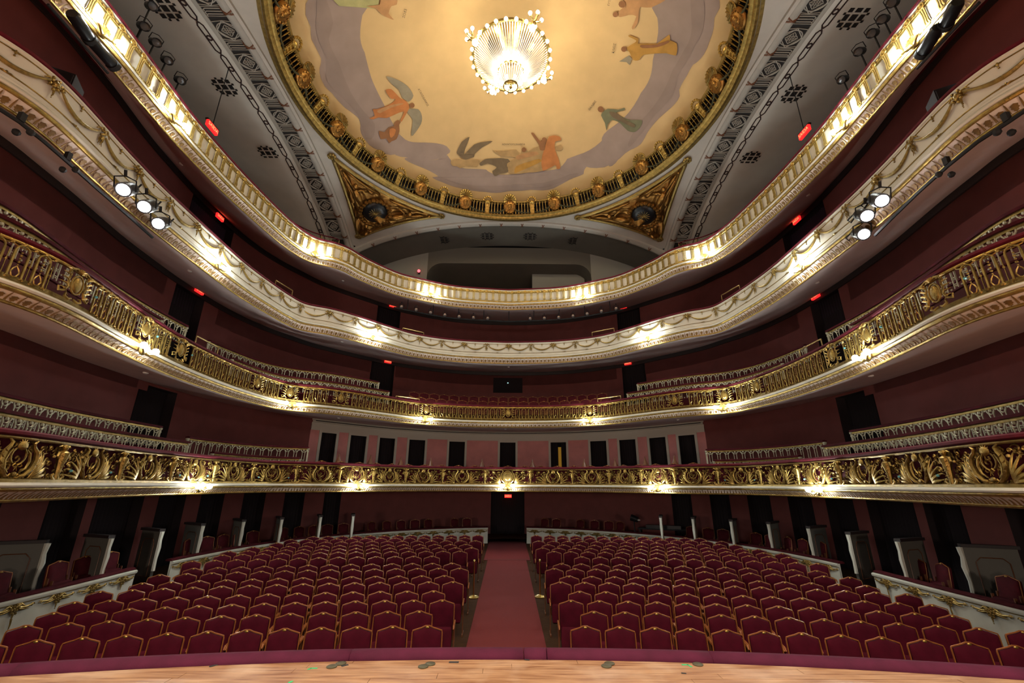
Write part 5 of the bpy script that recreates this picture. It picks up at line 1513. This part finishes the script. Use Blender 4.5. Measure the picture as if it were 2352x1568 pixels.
# ================================================================== STAGE LIGHTING HUNG ON THE BALCONIES
def aim(p, tgt):
    d = (Vector(tgt)-Vector(p)).normalized(); up = Vector((0, 0, 1)); x = d.cross(up).normalized(); y = x.cross(d)
    return Matrix(((x.x, d.x, y.x, p[0]), (x.y, d.y, y.y, p[1]), (x.z, d.z, y.z, p[2]), (0, 0, 0, 1)))
CAN = MB().lathe([(.10, -.24), (.13, -.20), (.13, .10), (.15, .16), (.15, .24), (.13, .24), (.12, .12)], 12, (0, 0, 0), 'y').mesh('can', 'black')
YOKE = MB().tube([(-.18, 0, 0), (-.18, 0, .22), (0, 0, .28), (.18, 0, .22), (.18, 0, 0)], .015, 4).mesh('yoke', 'blackmatte')
LENS = MB().lathe([(.001, .16), (.12, .15), (.12, .13)], 12, (0, 0, 0), 'y').mesh('lens', 'lens')
CLAMP = MB().tube([(.0, 0, .26), (0, .0, .40)], .03, 5).mesh('clamp', 'blackmatte')
def can(M, label, grp, lens=LENS, stand=None):
    g = thing('stage_spotlight', label, 'spotlight', M, grp)
    put('can', CAN, g, M); put('yoke', YOKE, g, M); put('lens', lens, g, M)
    if stand is None: put('clamp', CLAMP, g, M)
    else: put('stand', MB().tube([stand+Vector((0, 0, -.12)), Vector((stand.x*1.01, stand.y, 10.0))], .02, 5).mesh('stand', 'blackmatte'), g)
for sg, w, L in ((-1, 'left', ((346, 14), (328, 60), (355, 97), (382, 138), (412, 184))), (1, 'right', ((2052, 6), (2030, 44), (2006, 76), (1976, 118), (1937, 182)))):
    for i, (u, v) in enumerate(L):
        pl = PD.off(-.55); h = pl.hit(u, v); M = pl.M(h[0], h[2]); p = M.translation; zs = h[2]
        can(aim(p, (p.x*.55, p.y-2.0, p.z-3.2)) @ Matrix.Scale(.78, 4), 'black spotlight can standing above the top gallery on the %s, %s from the top' % (w, ordn(i+1)), 'gallery spotlight cans', stand=p)
# black tube floods under the top gallery
for sg, w, L in ((-1, 'left', (((165, 30), (207, 92)), ((207, 90), (262, 152)))), (1, 'right', (((2200, 4), (2170, 60)), ((2155, 62), (2118, 124))))):
    for i, (a, c) in enumerate(L):
        p0, p1 = on_z(a[0], a[1], 8.72), on_z(c[0], c[1], 8.72)
        g = thing('tube_flood', 'black tubular floodlight under the top gallery on the %s, %s one' % (w, ('upper', 'lower')[i]), 'floodlight', T(*p0))
        d = (p1-p0).normalized()
        put('barrel', MB().tube([p0, p0+d*.05, p1-d*.05, p1], [.10, .12, .12, .10], 12).mesh('barrel', 'black'), g)
        put('end_collar', MB().tube([p1-d*.06, p1+d*.03], [.135, .135], 12).mesh('end_collar', 'blackmatte'), g)
    p0, p1 = (on_z(110, 10, 8.5), on_z(248, 168, 8.5)) if sg < 0 else (on_z(2250, 5, 8.5), on_z(2106, 158, 8.5))
    put('lighting_pipe', MB().tube([p0, (p0+p1)/2, p1], .028, 6).mesh('lighting_pipe', 'blackmatte'), None, None, 'thin black pipe under the tubular floodlights on the %s' % w, 'pipe')
# pipe and three lit spotlights under the third balcony on both sides
BIGCAN = MB().lathe([(.08, -.42), (.13, -.38), (.15, -.1), (.13, .0), (.15, .05), (.15, .10)], 14, (0, 0, 0), 'y').mesh('can', 'black')
FACE = MB().lathe([(.001, .118), (.105, .118), (.125, .09)], 16, (0, 0, 0), 'y').mesh('lit_lens', 'spotface')
for sg, w, pipe, L in ((-1, 'left', ((-30, 232), (45, 280), (100, 324), (152, 369), (223, 433), (300, 500), (350, 545)), ((287, 435), (335, 474), (367, 513))), (1, 'right', ((2380, 236), (2316, 280), (2245, 326), (2178, 380), (2110, 441), (2060, 490), (2010, 540)), ((2022, 460), (1988, 495), (1981, 537)))):
    P = [on_z(u, v, 5.72) for u, v in pipe]
    g = thing('lighting_pipe', 'black lighting pipe with clamps under the third balcony on the %s' % w, 'pipe', T(*P[3]))
    put('tube', MB().tube(P, .035, 6).mesh('tube', 'blackmatte'), g)
    for k in (1, 3):
        q = MB(); q.box(P[k]+Vector((0, 0, .1)), (.08, .08, .16))
        for dx in (-.12, .12): q.ball(P[k]+Vector((dx, .1, -.12)), .06, 7, 5)
        put('clamp', q.mesh('clamp', 'blackmatte'), g)
    for k, (u, v) in enumerate(L):
        p = on_z(u, v, 5.72+.12); M = aim(p, (p.x*.5, .0, -1.0))
        g = thing('lit_spotlight', 'lit round stage spotlight under the third balcony on the %s, %s of three' % (w, ('upper', 'middle', 'lower')[k]), 'spotlight', M, 'lit stage spotlights')
        put('can', BIGCAN, g, M); put('lit_lens', FACE, g, M); put('yoke', YOKE, g, M); put('clamp', CLAMP, g, M)
        q = MB(); rnd = random.Random(k+sg)
        q.tube([M @ Vector((.05, -.35, .1)), M @ Vector((.2, -.5, -.1)), M @ Vector((.1, -.65, -.2)), M @ Vector((-.1, -.6, .1))], .018, 5)
        put('cable', q.mesh('cable', 'blackmatte'), g)
# lighting bar with small lamps under the rear of the top gallery
pl = PD.off(-.75); ha, hb = pl.hit(905, 706), pl.hit(1432, 709); zc = pl.hit(1168, 738)[2]
g = thing('lighting_bar', 'long curved black lighting bar under the rear of the top gallery', 'bar', pl.M(pl.c, zc))
strip('bar', pl, [(.04*math.cos(a), zc+.04*math.sin(a)) for a in [2*PI*i/6 for i in range(6)]], 'blackmatte', g, ha[0], hb[0], True)
q = MB()
for i in range(9):
    M = pl.M(ha[0]+(hb[0]-ha[0])*(i+.5)/9, zc); q.tube([M @ Vector((0, 0, 0)), M @ Vector((0, 0, .75))], .02, 5)
put('hanger', q.mesh('hanger', 'blackmatte'), g)
n = 16
for i in range(n):
    if i in (7, 8): continue
    s = ha[0]+(hb[0]-ha[0])*(i+.5)/n; M = pl.M(s, zc-.02+.16); p = M.translation
    can(aim(p, (p.x*.3, 2, -1.5)) @ Matrix.Scale(.62, 4), 'small black spotlight on the rear lighting bar, %s from the left' % ordn(i+1), 'rear bar spotlights')
# black masking panels at the ends of the dark wall band, third balcony
for sg, w, (u, v) in ((-1, 'left', (150, 185)), (1, 'right', (2168, 222))):
    d = ray(u, v); p = d*abs(9.3/d.x); M = T(p.x, p.y, 6.9, sg*-.5)
    g = thing('masking', 'black masking panel behind the third balcony rail on the %s' % w, 'masking', M)
    put('masking_body', MB().box((0, 0, .55), (.45, .5, 1.1)).mesh('masking_body', 'curtain', False), g, M); put('grille', MB().box((0, -.26, .55), (.4, .02, 1.0)).mesh('grille', 'curtain', False), g, M)  # plain black masking boards, no speaker inside
